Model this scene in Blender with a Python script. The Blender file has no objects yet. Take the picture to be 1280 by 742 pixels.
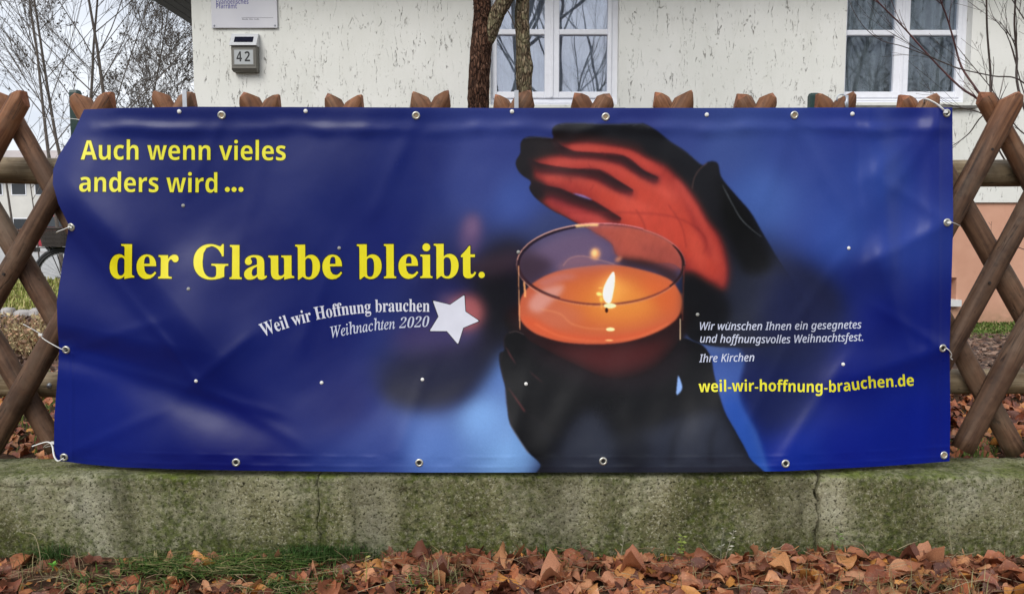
import bpy, bmesh, math, random
import numpy as np
from mathutils import Vector, Matrix

# ------------------------------------------------------------------ camera, sky, sun, exposure
scene = bpy.context.scene
COL = scene.collection
R = math.radians
CAM_Z, PITCH, FPX = 1.07, R(5.0), 1000.0
cd = bpy.data.cameras.new("camera")
cam = bpy.data.objects.new("camera", cd); COL.objects.link(cam)
cam.location = (0, 0, CAM_Z); cam.rotation_euler = (R(90) - PITCH, 0, 0)
cd.sensor_width = 36.0; cd.lens = 36.0 * FPX / 1280.0
cd.clip_start = 0.05; cd.clip_end = 2000
scene.camera = cam
SUN_EL, SUN_AZ = R(40), R(205)          # azimuth clockwise from +Y: behind the camera, a bit to its left
world = bpy.data.worlds.new("World"); scene.world = world
world.use_nodes = True
wt = world.node_tree; wt.nodes.clear()
wo = wt.nodes.new("ShaderNodeOutputWorld"); wb = wt.nodes.new("ShaderNodeBackground")
ws = wt.nodes.new("ShaderNodeTexSky"); ws.sky_type = 'NISHITA'; ws.sun_disc = False
ws.sun_elevation = SUN_EL; ws.sun_rotation = SUN_AZ; ws.dust_density = 3.0
wg = wt.nodes.new("ShaderNodeTexCoord"); wm = wt.nodes.new("ShaderNodeMapping")
wm.inputs['Scale'].default_value = (1.0, 1.0, 3.2)
wn = wt.nodes.new("ShaderNodeTexNoise"); wn.inputs['Scale'].default_value = 2.2; wn.inputs['Detail'].default_value = 6; wn.inputs['Roughness'].default_value = .55
wr = wt.nodes.new("ShaderNodeValToRGB")
wr.color_ramp.elements[0].position = .34; wr.color_ramp.elements[0].color = (.60, .65, .74, 1)
wr.color_ramp.elements[1].position = .62; wr.color_ramp.elements[1].color = (.94, .97, 1.0, 1)
wv = wt.nodes.new("ShaderNodeVectorMath"); wv.operation = 'SCALE'; wv.inputs['Scale'].default_value = 8.6
wx = wt.nodes.new("ShaderNodeMix"); wx.data_type = 'RGBA'; wx.inputs['Factor'].default_value = .93
L = wt.links
L.new(wg.outputs['Generated'], wm.inputs['Vector']); L.new(wm.outputs[0], wn.inputs['Vector'])
L.new(wn.outputs['Fac'], wr.inputs['Fac']); L.new(wr.outputs['Color'], wv.inputs[0])
L.new(ws.outputs['Color'], wx.inputs['A']); L.new(wv.outputs[0], wx.inputs['B'])
L.new(wx.outputs['Result'], wb.inputs['Color']); wb.inputs['Strength'].default_value = .10
L.new(wb.outputs[0], wo.inputs[0])
sd = bpy.data.lights.new("sun", 'SUN'); sd.energy = 1.5; sd.angle = R(34); sd.color = (1, .96, .9)
sun = bpy.data.objects.new("sun", sd); COL.objects.link(sun)
_sv = Vector((math.sin(SUN_AZ) * math.cos(SUN_EL), math.cos(SUN_AZ) * math.cos(SUN_EL), math.sin(SUN_EL)))
sun.rotation_euler = _sv.to_track_quat('Z', 'Y').to_euler(); sun.location = (0, -5, 12)
scene.view_settings.view_transform = 'Standard'; scene.view_settings.look = 'None'
scene.view_settings.gamma = 1.0; scene.view_settings.exposure = 0.54
scene.render.engine = 'CYCLES'
scene.cycles.max_bounces = 6; scene.cycles.transparent_max_bounces = 12

# ------------------------------------------------------------------ helpers
rnd = random.Random(7)
SP, CP = math.sin(PITCH), math.cos(PITCH)
def W(px, py, Y):
    """the point of the place that photo pixel (px, py) shows at distance Y"""
    cx = (px - 640.0) / FPX; cy = (371.0 - py) / FPX
    fy = CP + cy * SP; k = Y / fy
    return Vector((cx * k, Y, CAM_Z + (-SP + cy * CP) * k))
def Wn(px, py, Y):
    cx = (px - 640.0) / FPX; cy = (371.0 - py) / FPX
    k = Y / (CP + cy * SP)
    return np.stack([cx * k, Y + 0 * k, CAM_Z + (-SP + cy * CP) * k], -1)

def lin(r, g, b):
    f = lambda c: (c / 255.0) / 12.92 if c <= 10 else ((c / 255.0 + .055) / 1.055) ** 2.4
    return (f(r), f(g), f(b), 1.0)

def _hash(ix, iy, iz, seed):
    h = (ix * 374761393 + iy * 668265263 + iz * 2147483647 + seed * 974634777) & 0xffffffff
    h = ((h ^ (h >> 13)) * 1274126177) & 0xffffffff
    return ((h ^ (h >> 16)) & 0xffff) / 65535.0
def noise(x, y, z=None, seed=0):
    x = np.asarray(x, float); y = np.asarray(y, float); z = np.zeros_like(x) if z is None else np.asarray(z, float)
    ix, iy, iz = (np.floor(v).astype(np.int64) for v in (x, y, z))
    fx, fy, fz = x - ix, y - iy, z - iz
    fx, fy, fz = (f * f * (3 - 2 * f) for f in (fx, fy, fz))
    r = 0
    for dx in (0, 1):
        for dy in (0, 1):
            for dz in (0, 1):
                w = (fx if dx else 1 - fx) * (fy if dy else 1 - fy) * (fz if dz else 1 - fz)
                r = r + w * _hash(ix + dx, iy + dy, iz + dz, seed)
    return r * 2 - 1
def fbm(x, y, z=None, octv=4, seed=0, gain=.5):
    a, s, t = 1.0, 0.0, 0
    z = np.zeros_like(np.asarray(x, float)) if z is None else z
    for o in range(octv):
        t = t + a * noise(np.asarray(x) * 2 ** o, np.asarray(y) * 2 ** o, np.asarray(z) * 2 ** o, seed + o); s += a; a *= gain
    return t / s

class MB:
    def __init__(s): s.v = []; s.f = []; s.c = []
    def add(s, v, f, c=None):
        n = len(s.v); s.v.extend(tuple(p) for p in v); s.f.extend(tuple(i + n for i in q) for q in f)
        if c is not None: s.c.extend([c] * len(v))
    def box(s, a, b):
        x0, y0, z0 = a; x1, y1, z1 = b
        s.add([(x0, y0, z0), (x1, y0, z0), (x1, y1, z0), (x0, y1, z0), (x0, y0, z1), (x1, y0, z1), (x1, y1, z1), (x0, y1, z1)],
              [(0, 3, 2, 1), (4, 5, 6, 7), (0, 1, 5, 4), (1, 2, 6, 5), (2, 3, 7, 6), (3, 0, 4, 7)])
    def tube(s, pts, rad, sides=6, cap=True, flat=1.0, c=None):
        pts = [Vector(p) for p in pts]; n = len(pts)
        if not hasattr(rad, '__len__'): rad = [rad] * n
        up = None; base = []
        for i, p in enumerate(pts):
            d = (pts[min(i + 1, n - 1)] - pts[max(i - 1, 0)])
            if d.length < 1e-9: d = Vector((0, 0, 1))
            d.normalize()
            if up is None: up = Vector((0, 0, 1)) if abs(d.z) < .9 else Vector((0, 1, 0))
            a = d.cross(up); 
            if a.length < 1e-6: a = d.orthogonal()
            a.normalize(); b = a.cross(d).normalized(); up = b
            for k in range(sides):
                t = 2 * math.pi * k / sides
                base.append(p + (a * math.cos(t) + b * (math.sin(t) * flat)) * rad[i])
        f = []
        for i in range(n - 1):
            for k in range(sides):
                k2 = (k + 1) % sides
                f.append((i * sides + k, i * sides + k2, (i + 1) * sides + k2, (i + 1) * sides + k))
        if cap:
            f.append(tuple(range(sides))[::-1]); f.append(tuple((n - 1) * sides + k for k in range(sides)))
        s.add(base, f, c)
    def lathe(s, prof, M=None, n=20):
        v = []
        for r, z in prof:
            for k in range(n):
                t = 2 * math.pi * k / n; p = Vector((r * math.cos(t), r * math.sin(t), z))
                v.append(M @ p if M else p)
        f = []
        for i in range(len(prof) - 1):
            for k in range(n):
                k2 = (k + 1) % n; f.append((i * n + k, i * n + k2, (i + 1) * n + k2, (i + 1) * n + k))
        s.add(v, f)
    def mesh(s, name, m, smooth=False):
        me = bpy.data.meshes.new(name); me.from_pydata(s.v, [], s.f)
        if s.c and len(s.c) == len(s.v):
            at = me.color_attributes.new("tint", 'FLOAT_COLOR', 'POINT')
            at.data.foreach_set("color", np.array([(c[0], c[1], c[2], 1) for c in s.c], np.float32).ravel())
        if m: me.materials.append(m)
        if smooth: me.polygons.foreach_set("use_smooth", [True] * len(me.polygons))
        me.update(); return me
    def build(s, name, m, parent=None, smooth=False, **kw):
        o = bpy.data.objects.new(name, s.mesh(name, m, smooth)); COL.objects.link(o)
        if parent: o.parent = parent
        return tag(o, **kw)
def tag(o, label=None, cat=None, group=None, kind=None):
    if label: o['label'] = label
    if cat: o['category'] = cat
    if group: o['group'] = group
    if kind: o['kind'] = kind
    return o
def thing(name, label, cat, group=None, loc=(0, 0, 0)):
    o = bpy.data.objects.new(name, None); COL.objects.link(o); o.location = loc; o.empty_display_size = .1
    return tag(o, label, cat, group)
def link(name, me, parent=None, loc=None, rot=None, scale=None):
    o = bpy.data.objects.new(name, me); COL.objects.link(o)
    if parent: o.parent = parent
    if loc is not None: o.location = loc
    if rot is not None: o.rotation_euler = rot
    if scale is not None: o.scale = scale
    return o

# ---- materials
class NB:
    def __init__(s, name):
        s.m = bpy.data.materials.new(name); s.m.use_nodes = True; s.t = s.m.node_tree
        s.b = s.t.nodes['Principled BSDF']; s.out = s.t.nodes['Material Output']
    def n(s, typ, **kw):
        x = s.t.nodes.new('ShaderNode' + typ)
        for k, v in kw.items(): setattr(x, k, v)
        return x
    def l(s, a, b): s.t.links.new(a, b)
    def co(s, scale=(1, 1, 1), kind='Object', rot=(0, 0, 0)):
        c = s.n('TexCoord'); m = s.n('Mapping'); m.inputs['Scale'].default_value = scale; m.inputs['Rotation'].default_value = rot
        s.l(c.outputs[kind], m.inputs['Vector']); return m.outputs[0]
    def noise(s, vec, scale, detail=4, rough=.55, dist=0):
        x = s.n('TexNoise'); x.inputs['Scale'].default_value = scale; x.inputs['Detail'].default_value = detail
        x.inputs['Roughness'].default_value = rough; x.inputs['Distortion'].default_value = dist
        if vec is not None: s.l(vec, x.inputs['Vector'])
        return x.outputs['Fac']
    def vor(s, vec, scale, feature='F1', out='Distance'):
        x = s.n('TexVoronoi', feature=feature); x.inputs['Scale'].default_value = scale
        s.l(vec, x.inputs['Vector']); return x.outputs[out]
    def ramp(s, fac, stops, interp='LINEAR'):
        x = s.n('ValToRGB'); r = x.color_ramp; r.interpolation = interp
        while len(r.elements) < len(stops): r.elements.new(.5)
        for e, (p, c) in zip(r.elements, stops):
            e.position = p; e.color = c if hasattr(c, '__len__') else (c, c, c, 1)
        s.l(fac, x.inputs['Fac']); return x.outputs['Color']
    def mix(s, fac, a, b, blend='MIX'):
        x = s.n('Mix', data_type='RGBA', blend_type=blend)
        for v, k in ((fac, 'Factor'), (a, 'A'), (b, 'B')):
            if hasattr(v, 'node'): s.l(v, x.inputs[k])
            elif k == 'Factor': x.inputs[k].default_value = v
            else: x.inputs[k].default_value = v
        return x.outputs['Result']
    def math(s, op, a, b=None, clamp=False):
        x = s.n('Math', operation=op, use_clamp=clamp)
        for i, v in enumerate((a, b)):
            if v is None: continue
            if hasattr(v, 'node'): s.l(v, x.inputs[i])
            else: x.inputs[i].default_value = v
        return x.outputs[0]
    def bump(s, h, strength=.5, dist=.01, prev=None):
        x = s.n('Bump'); x.inputs['Strength'].default_value = strength; x.inputs['Distance'].default_value = dist
        s.l(h, x.inputs['Height'])
        if prev is not None: s.l(prev, x.inputs['Normal'])
        return x.outputs[0]
    def fin(s, col=None, rough=None, nor=None, **kw):
        for v, k in ((col, 'Base Color'), (rough, 'Roughness'), (nor, 'Normal')):
            if v is None: continue
            if hasattr(v, 'node'): s.l(v, s.b.inputs[k])
            else: s.b.inputs[k].default_value = v
        for k, v in kw.items():
            s.b.inputs[k.replace('_', ' ')].default_value = v
        return s.m
def plain(name, col, rough=.6, var=.12, scale=20, **kw):
    n = NB(name); v = n.co(); f = n.noise(v, scale, 5)
    a = tuple(c * (1 - var) for c in col[:3]) + (1,); b = tuple(min(1, c * (1 + var)) for c in col[:3]) + (1,)
    return n.fin(n.ramp(f, [(.3, a), (.7, b)]), rough, n.bump(f, .15, .002), **kw)

M_white = plain("white_plastic_frame", lin(236, 238, 246), .35, .03)
M_metal = plain("galvanised_metal", lin(165, 170, 178), .38, .1, 60, Metallic=.8)
M_tie = plain("white_cable_plastic", lin(225, 225, 222), .4, .04)
M_green = plain("dark_green_paint", lin(22, 52, 48), .45, .15)
M_black = plain("black_rubber", lin(26, 26, 28), .6, .2)
M_dark = plain("dark_hole", (.004, .004, .004, 1), .9, .0)

def mat_plaster():
    n = NB("rough_cream_plaster"); v = n.co()
    st = n.co((1.0, 1.0, .16))
    a = n.noise(st, 9.0, 2, .5, .25)
    line = n.ramp(n.math('ABSOLUTE', n.math('SUBTRACT', a, .5)), [(0.0, 1.0), (.006, .6), (.012, 0.0)])
    a2 = n.noise(n.co((1.0, 1.0, .2), rot=(0, .05, 0)), 15.0, 2, .5, .2)
    line2 = n.ramp(n.math('ABSOLUTE', n.math('SUBTRACT', a2, .47)), [(0.0, .9), (.005, .5), (.010, 0.0)])
    ln = n.math('MAXIMUM', line, line2)
    brk = n.ramp(n.noise(n.co((1, 1, .55)), 60, 3, .7), [(.50, 0.0), (.57, 1.0)])
    big = n.ramp(n.noise(n.co((1, 1, .6)), 11, 3, .6), [(.46, .0), (.60, 1.0)])
    pit = n.math('MULTIPLY', n.math('MULTIPLY', ln, brk), big)
    pt = n.ramp(n.noise(n.co((1, 1, .5)), 70, 2, .5), [(.70, 0.0), (.76, .5)])
    pit = n.math('MAXIMUM', pit, pt)
    tone = n.ramp(n.noise(v, 1.3, 5, .6), [(.3, lin(220, 221, 215)), (.7, lin(232, 232, 228))])
    soot = n.mix(n.ramp(n.noise(n.co((1, 1, .3)), 4, 5, .7), [(.5, 0.0), (.85, .25)]), tone, lin(170, 170, 155))
    col = n.mix(n.math('MULTIPLY', pit, .6), soot, lin(120, 114, 102))
    fine = n.noise(v, 110, 3, .6)
    b = n.bump(fine, .25, .003); b = n.bump(n.math('SUBTRACT', 1.0, pit), .9, .012, b)
    return n.fin(col, .9, b)
def mat_concrete():
    n = NB("mossy_old_concrete"); v = n.co()
    g = n.n('NewGeometry'); sx = n.n('SeparateXYZ'); n.l(v, sx.inputs[0])
    base = n.ramp(n.noise(v, 3.1, 6, .6), [(.30, lin(104, 100, 70)), (.46, lin(138, 134, 102)), (.58, lin(168, 164, 136)), (.72, lin(194, 191, 170))])
    grain = n.noise(v, 95, 5, .72)
    base = n.mix(n.ramp(grain, [(.38, .95), (.48, 0.0)]), base, lin(34, 31, 17))
    base = n.mix(n.ramp(n.noise(n.co((1, 1, 1), rot=(.5, 0, 0)), 110, 3, .75), [(.54, 0.0), (.62, .85)]), base, lin(186, 182, 158))
    ch = n.vor(v, 62); ch = n.ramp(ch, [(.10, .9), (.2, 0.0)])
    base = n.mix(n.math('MULTIPLY', ch, n.ramp(n.noise(v, 30, 2), [(.52, 0.0), (.58, 1.0)])), base, lin(205, 200, 178))
    # green film: streaks down the face, heavier near the top and the foot
    stk = n.noise(n.co((1, 1, .16)), 5.0, 5, .65, .3)
    top = n.ramp(sx.outputs['Z'], [(.0, .85), (.05, .38), (.13, .08), (.19, .12), (.25, .42), (.262, .6)])
    mo = n.math('ADD', n.math('MULTIPLY', n.ramp(stk, [(.36, 0.0), (.62, 1.0)]), .9), n.math('MULTIPLY', top, .75))
    mo = n.math('MULTIPLY', mo, n.ramp(n.noise(v, 40, 5, .7), [(.36, .25), (.6, 1.0)]), True)
    mcol = n.ramp(n.noise(v, 55, 3), [(.35, lin(32, 42, 10)), (.65, lin(80, 92, 28))])
    col = n.mix(n.math('MULTIPLY', mo, .85), base, mcol)
    # dark damp stains with a shape of their own
    dk = n.ramp(n.noise(n.co((1.1, 1, .22)), 3.1, 5, .7, .4), [(.50, 0.0), (.66, .5)])
    col = n.mix(dk, col, lin(44, 42, 26))
    # bright moss only on upward faces
    sn = n.n('SeparateXYZ'); n.l(g.outputs['Normal'], sn.inputs[0])
    up = n.ramp(sn.outputs['Z'], [(.55, 0.0), (.85, 1.0)])
    tm = n.math('MULTIPLY', up, n.ramp(n.noise(v, 2.2, 5, .7), [(.50, .12), (.66, .75)]))
    col = n.mix(tm, col, n.ramp(n.noise(v, 60, 3), [(.35, lin(70, 84, 24)), (.65, lin(128, 142, 60))]))
    h = n.math('ADD', grain, n.math('MULTIPLY', n.noise(v, 28, 4, .6), 1.0))
    return n.fin(col, .93, n.bump(h, .9, .010), Specular_IOR_Level=.2)
def mat_wood(name, dark, mid, light, ax=(18, 18, 1.3), top=False):
    n = NB(name); oi = n.n('ObjectInfo'); c = n.n('TexCoord'); m = n.n('Mapping'); m.inputs['Scale'].default_value = ax
    va = n.n('VectorMath', operation='ADD'); cb = n.n('CombineXYZ')
    n.l(n.math('MULTIPLY', oi.outputs['Random'], 9.0), cb.inputs[2]); n.l(oi.outputs['Random'], cb.inputs[0])
    n.l(c.outputs['Object'], va.inputs[0]); n.l(cb.outputs[0], va.inputs[1]); n.l(va.outputs[0], m.inputs['Vector'])
    fib = n.noise(m.outputs[0], 2.6, 7, .6, .9)
    col = n.ramp(fib, [(.28, dark), (.50, mid), (.73, light)])
    big = n.noise(va.outputs[0], 7, 5, .65)
    col = n.mix(n.ramp(big, [(.36, .0), (.66, .6)]), col, dark)
    col = n.mix(n.ramp(n.noise(va.outputs[0], 3.1, 5, .7), [(.45, 0.0), (.7, .5)]), col, light)
    if top:
        sz = n.n('SeparateXYZ'); n.l(c.outputs['Object'], sz.inputs[0]); tf = n.n('MapRange'); n.l(sz.outputs['Z'], tf.inputs['Value']); tf.inputs['From Min'].default_value = 1.15; tf.inputs['From Max'].default_value = 1.36; tf.inputs['To Max'].default_value = .42
        col = n.mix(tf.outputs[0], col, n.ramp(fib, [(.3, lin(112, 66, 40)), (.7, lin(176, 116, 74))]))
    ck = n.noise(m.outputs[0], 1.5, 3, .5, .4)
    crk = n.math('MULTIPLY', n.ramp(n.math('ABSOLUTE', n.math('SUBTRACT', ck, .5)), [(0.0, 1.0), (.010, 0.0)]), n.ramp(n.noise(va.outputs[0], 9, 3), [(.48, 0.0), (.56, 1.0)]))
    col = n.mix(n.math('MULTIPLY', crk, .85), col, lin(24, 15, 11))
    gy_ = n.ramp(n.noise(va.outputs[0], 2.2, 6, .7), [(.50, 0.0), (.72, .45)]); col = n.mix(gy_, col, lin(128, 116, 100)); col = n.mix(n.ramp(n.noise(va.outputs[0], 30, 5, .7), [(.55, 0.0), (.7, .5)]), col, dark)
    kn = n.vor(n.co((5, 5, 3.4)), 1.0)
    col = n.mix(n.ramp(kn, [(.05, .85), (.13, 0.0)]), col, lin(48, 30, 20))
    hs = n.n('HueSaturation'); n.l(col, hs.inputs['Color'])
    n.l(n.math('ADD', n.math('MULTIPLY', oi.outputs['Random'], .42), .80), hs.inputs['Value'])
    spk = n.noise(va.outputs[0], 160, 3, .6)
    return n.fin(hs.outputs[0], .62, n.bump(spk, .25, .001, n.bump(n.math('SUBTRACT', fib, crk), .5, .003)), Specular_IOR_Level=.3)
def mat_bark(name, dark, mid, light, lich=0.0):
    n = NB(name); v = n.co((1, 1, .32)); w = n.co()
    vr = n.vor(v, 62, 'DISTANCE_TO_EDGE'); f = n.noise(v, 48, 6, .7, .8)
    h = n.math('ADD', n.ramp(vr, [(0.0, 0.0), (.22, 1.0)]), f)
    col = n.ramp(f, [(.34, dark), (.52, mid), (.68, light)])
    col = n.mix(n.ramp(vr, [(0.02, .8), (.12, 0.0)]), col, dark)
    if lich: col = n.mix(n.math('MULTIPLY', n.ramp(n.noise(w, 26, 5, .7), [(.48, 0.0), (.6, 1.0)]), lich), col, lin(146, 142, 110))
    return n.fin(col, .92, n.bump(h, 1.0, .012), Specular_IOR_Level=.15)
def mat_leaf(name, attr=False):
    n = NB(name); w = n.co((1, 1, 1))
    stops = [(0.0, lin(78, 42, 32)), (.2, lin(110, 64, 46)), (.45, lin(146, 88, 60)), (.65, lin(168, 108, 76)), (.85, lin(190, 136, 102)), (1.0, lin(192, 132, 76))]
    if attr:
        a = n.n('VertexColor', layer_name='tint'); col = a.outputs['Color']
    else:
        oi = n.n('ObjectInfo'); col = n.ramp(oi.outputs['Random'], stops)
    bl = n.noise(w, 38, 5, .7)
    col = n.mix(n.ramp(bl, [(.42, 0.0), (.68, .55)]), col, lin(84, 46, 34))
    uvn = n.n('UVMap'); wv = n.n('TexWave', wave_type='BANDS'); wv.inputs['Scale'].default_value = 16; wv.inputs['Distortion'].default_value = 2
    n.l(w, wv.inputs['Vector'])
    col = n.mix(n.ramp(n.noise(w, 150, 2), [(.6, 0.0), (.7, .35)]), col, lin(210, 160, 120))
    return n.fin(col, .5, n.bump(n.noise(w, 90, 4, .7), .5, .003), Specular_IOR_Level=.4)
def mat_attr(name, rough=.7):
    n = NB(name); a = n.n('VertexColor', layer_name='tint'); f = n.noise(n.co(), 40, 4)
    c = n.mix(n.ramp(f, [(.35, .25), (.65, 0.0)]), a.outputs['Color'], (.02, .02, .01, 1))
    return n.fin(c, rough, Specular_IOR_Level=.3)
M_plaster, M_concrete = mat_plaster(), mat_concrete()
M_pole = mat_wood("weathered_pole_wood", lin(42, 28, 21), lin(88, 62, 46), lin(126, 98, 78), top=True)
M_head = mat_wood("cut_head_wood", lin(96, 54, 34), lin(140, 86, 56), lin(172, 120, 84), (30, 30, 6))
M_rail = mat_wood("grey_rail_wood", lin(84, 68, 48), lin(132, 114, 88), lin(172, 158, 132), (1.1, 26, 26))
M_barkA = mat_bark("flaking_brown_bark", lin(26, 16, 12), lin(92, 64, 50), lin(146, 112, 92))
M_barkB = mat_bark("lichen_bark", lin(44, 34, 26), lin(118, 100, 80), lin(168, 156, 132), .5)
M_twig = plain("twig_bark", lin(84, 76, 70), .85, .3, 30)
M_twigred = plain("red_twig_bark", lin(74, 36, 36), .5, .5, 9)
M_twigdark = plain("dark_twig_bark", lin(58, 46, 42), .6, .3, 12)
M_leaf, M_leafa, M_blade = mat_leaf("dry_leaf"), mat_leaf("dry_leaf_litter", True), mat_attr("blade_green", .6)

# ------------------------------------------------------------------ ground
WALL_F, WALL_B, WALL_T = 2.62, 2.84, .238
def gz(x, y):
    """height of the ground"""
    x = np.asarray(x, float); y = np.asarray(y, float)
    out = np.where(y < 2.73, -.042 - .02 * np.clip(2.5 - y, 0, 3), .20)
    lf = np.clip((-3.1 - x) / .8, 0, 1); lf = lf * lf * (3 - 2 * lf)
    prof = np.interp(y, [2.73, 7.6, 8.4, 9.3, 9.7, 10.1, 400], [.20, .22, .30, .435, .36, .09, .08])
    rp = np.interp(y, [2.73, 6.0, 7.2, 20, 24, 400], [.20, .21, .22, .22, .08, .08])
    out = np.where(y >= 2.73, prof * lf + rp * (1 - lf), out)
    n = fbm(x * 1.7, y * 1.7, octv=3, seed=3) * .012
    return out + n * np.where((y > 2.9) & (y < 9.6), 1, .4) * (np.abs(y) < 12)
xs = np.unique(np.concatenate([np.linspace(-300, -12, 18), np.linspace(-12, 12, 121), np.linspace(12, 300, 18)]))
ys = np.unique(np.concatenate([np.linspace(-300, -10, 16), np.linspace(-10, 1, 20), np.linspace(1, 2.72, 14), np.linspace(2.74, 12, 75), np.linspace(12, 40, 15), np.linspace(40, 600, 16)]))
X, Y = np.meshgrid(xs, ys)
Z = gz(X, Y)
def grid_mesh(name, P, mat, smooth=True):
    ny, nx = P.shape[:2]; me = bpy.data.meshes.new(name)
    me.vertices.add(nx * ny); me.vertices.foreach_set("co", P.reshape(-1, 3).astype(np.float32).ravel())
    i = np.arange((ny - 1) * (nx - 1)); r, c = i // (nx - 1), i % (nx - 1); a = r * nx + c
    q = np.stack([a, a + 1, a + nx + 1, a + nx], 1).astype(np.int32)
    me.loops.add(q.size); me.loops.foreach_set("vertex_index", q.ravel())
    me.polygons.add(len(q)); me.polygons.foreach_set("loop_start", np.arange(0, q.size, 4, dtype=np.int32))
    me.polygons.foreach_set("use_smooth", [smooth] * len(q))
    me.update(calc_edges=True); me.validate(); me.materials.append(mat); return me
def mat_ground():
    n = NB("soil_and_grass"); v = n.co(); s = n.n('SeparateXYZ'); n.l(v, s.inputs[0])
    soil = n.ramp(n.noise(v, 24, 6, .7), [(.32, lin(34, 24, 18)), (.52, lin(74, 52, 40)), (.7, lin(112, 84, 66))])
    grass = n.ramp(n.noise(v, 15, 6, .7), [(.3, lin(66, 72, 30)), (.5, lin(112, 112, 50)), (.7, lin(146, 138, 78))])
    far = n.ramp(s.outputs['Y'], [(.0, 0.0), (1.0, 1.0)])
    yy = n.n('MapRange'); n.l(s.outputs['Y'], yy.inputs['Value']); yy.inputs['From Min'].default_value = 7.5; yy.inputs['From Max'].default_value = 7.9
    k = n.math('ADD', yy.outputs[0], n.math('SUBTRACT', n.noise(v, 5, 4), .5), True)
    col = n.mix(k, soil, grass)
    y3 = n.n('MapRange'); n.l(s.outputs['Y'], y3.inputs['Value']); y3.inputs['From Min'].default_value = 0; y3.inputs['From Max'].default_value = -1.5
    col = n.mix(y3.outputs[0], col, grass)
    return n.fin(col, .95, n.bump(n.noise(v, 60, 5, .7), .8, .02), Specular_IOR_Level=.15)
ground = link("ground", grid_mesh("ground", np.stack([X, Y, Z], -1), mat_ground())); tag(ground, kind='structure')
def mat_asphalt():
    n = NB("pale_asphalt"); v = n.co()
    c = n.ramp(n.noise(v, 3, 8, .7), [(.3, lin(150, 150, 150)), (.7, lin(178, 178, 176))])
    return n.fin(c, .85, n.bump(n.noise(v, 140, 3), .4, .006))
M_asph = mat_asphalt()
mb = MB()
for (x0, x1, y0, y1) in ((-60, -3.4, 10.3, 44),):
    xx = np.linspace(x0, x1, 30); yy = np.linspace(y0, y1, 20)
XX, YY = np.meshgrid(xx, yy)
road = link("road", grid_mesh("road", np.stack([XX, YY, np.full_like(XX, .115)], -1), M_asph)); tag(road, kind='structure')
XX, YY = np.meshgrid(np.linspace(-60, 60, 40), np.linspace(-9, -3.2, 12))
st = link("street", grid_mesh("street", np.stack([XX, YY, np.full_like(XX, -.05) + .0], -1), plain("darkened_street_asphalt", lin(84, 84, 86), .8, .15, 8))); tag(st, kind='structure')  # unseen street, coloured dark so its reflection washes out the banner less
# the street bed lies a little above the falling ground behind the camera
st.location.z = -.02

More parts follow.
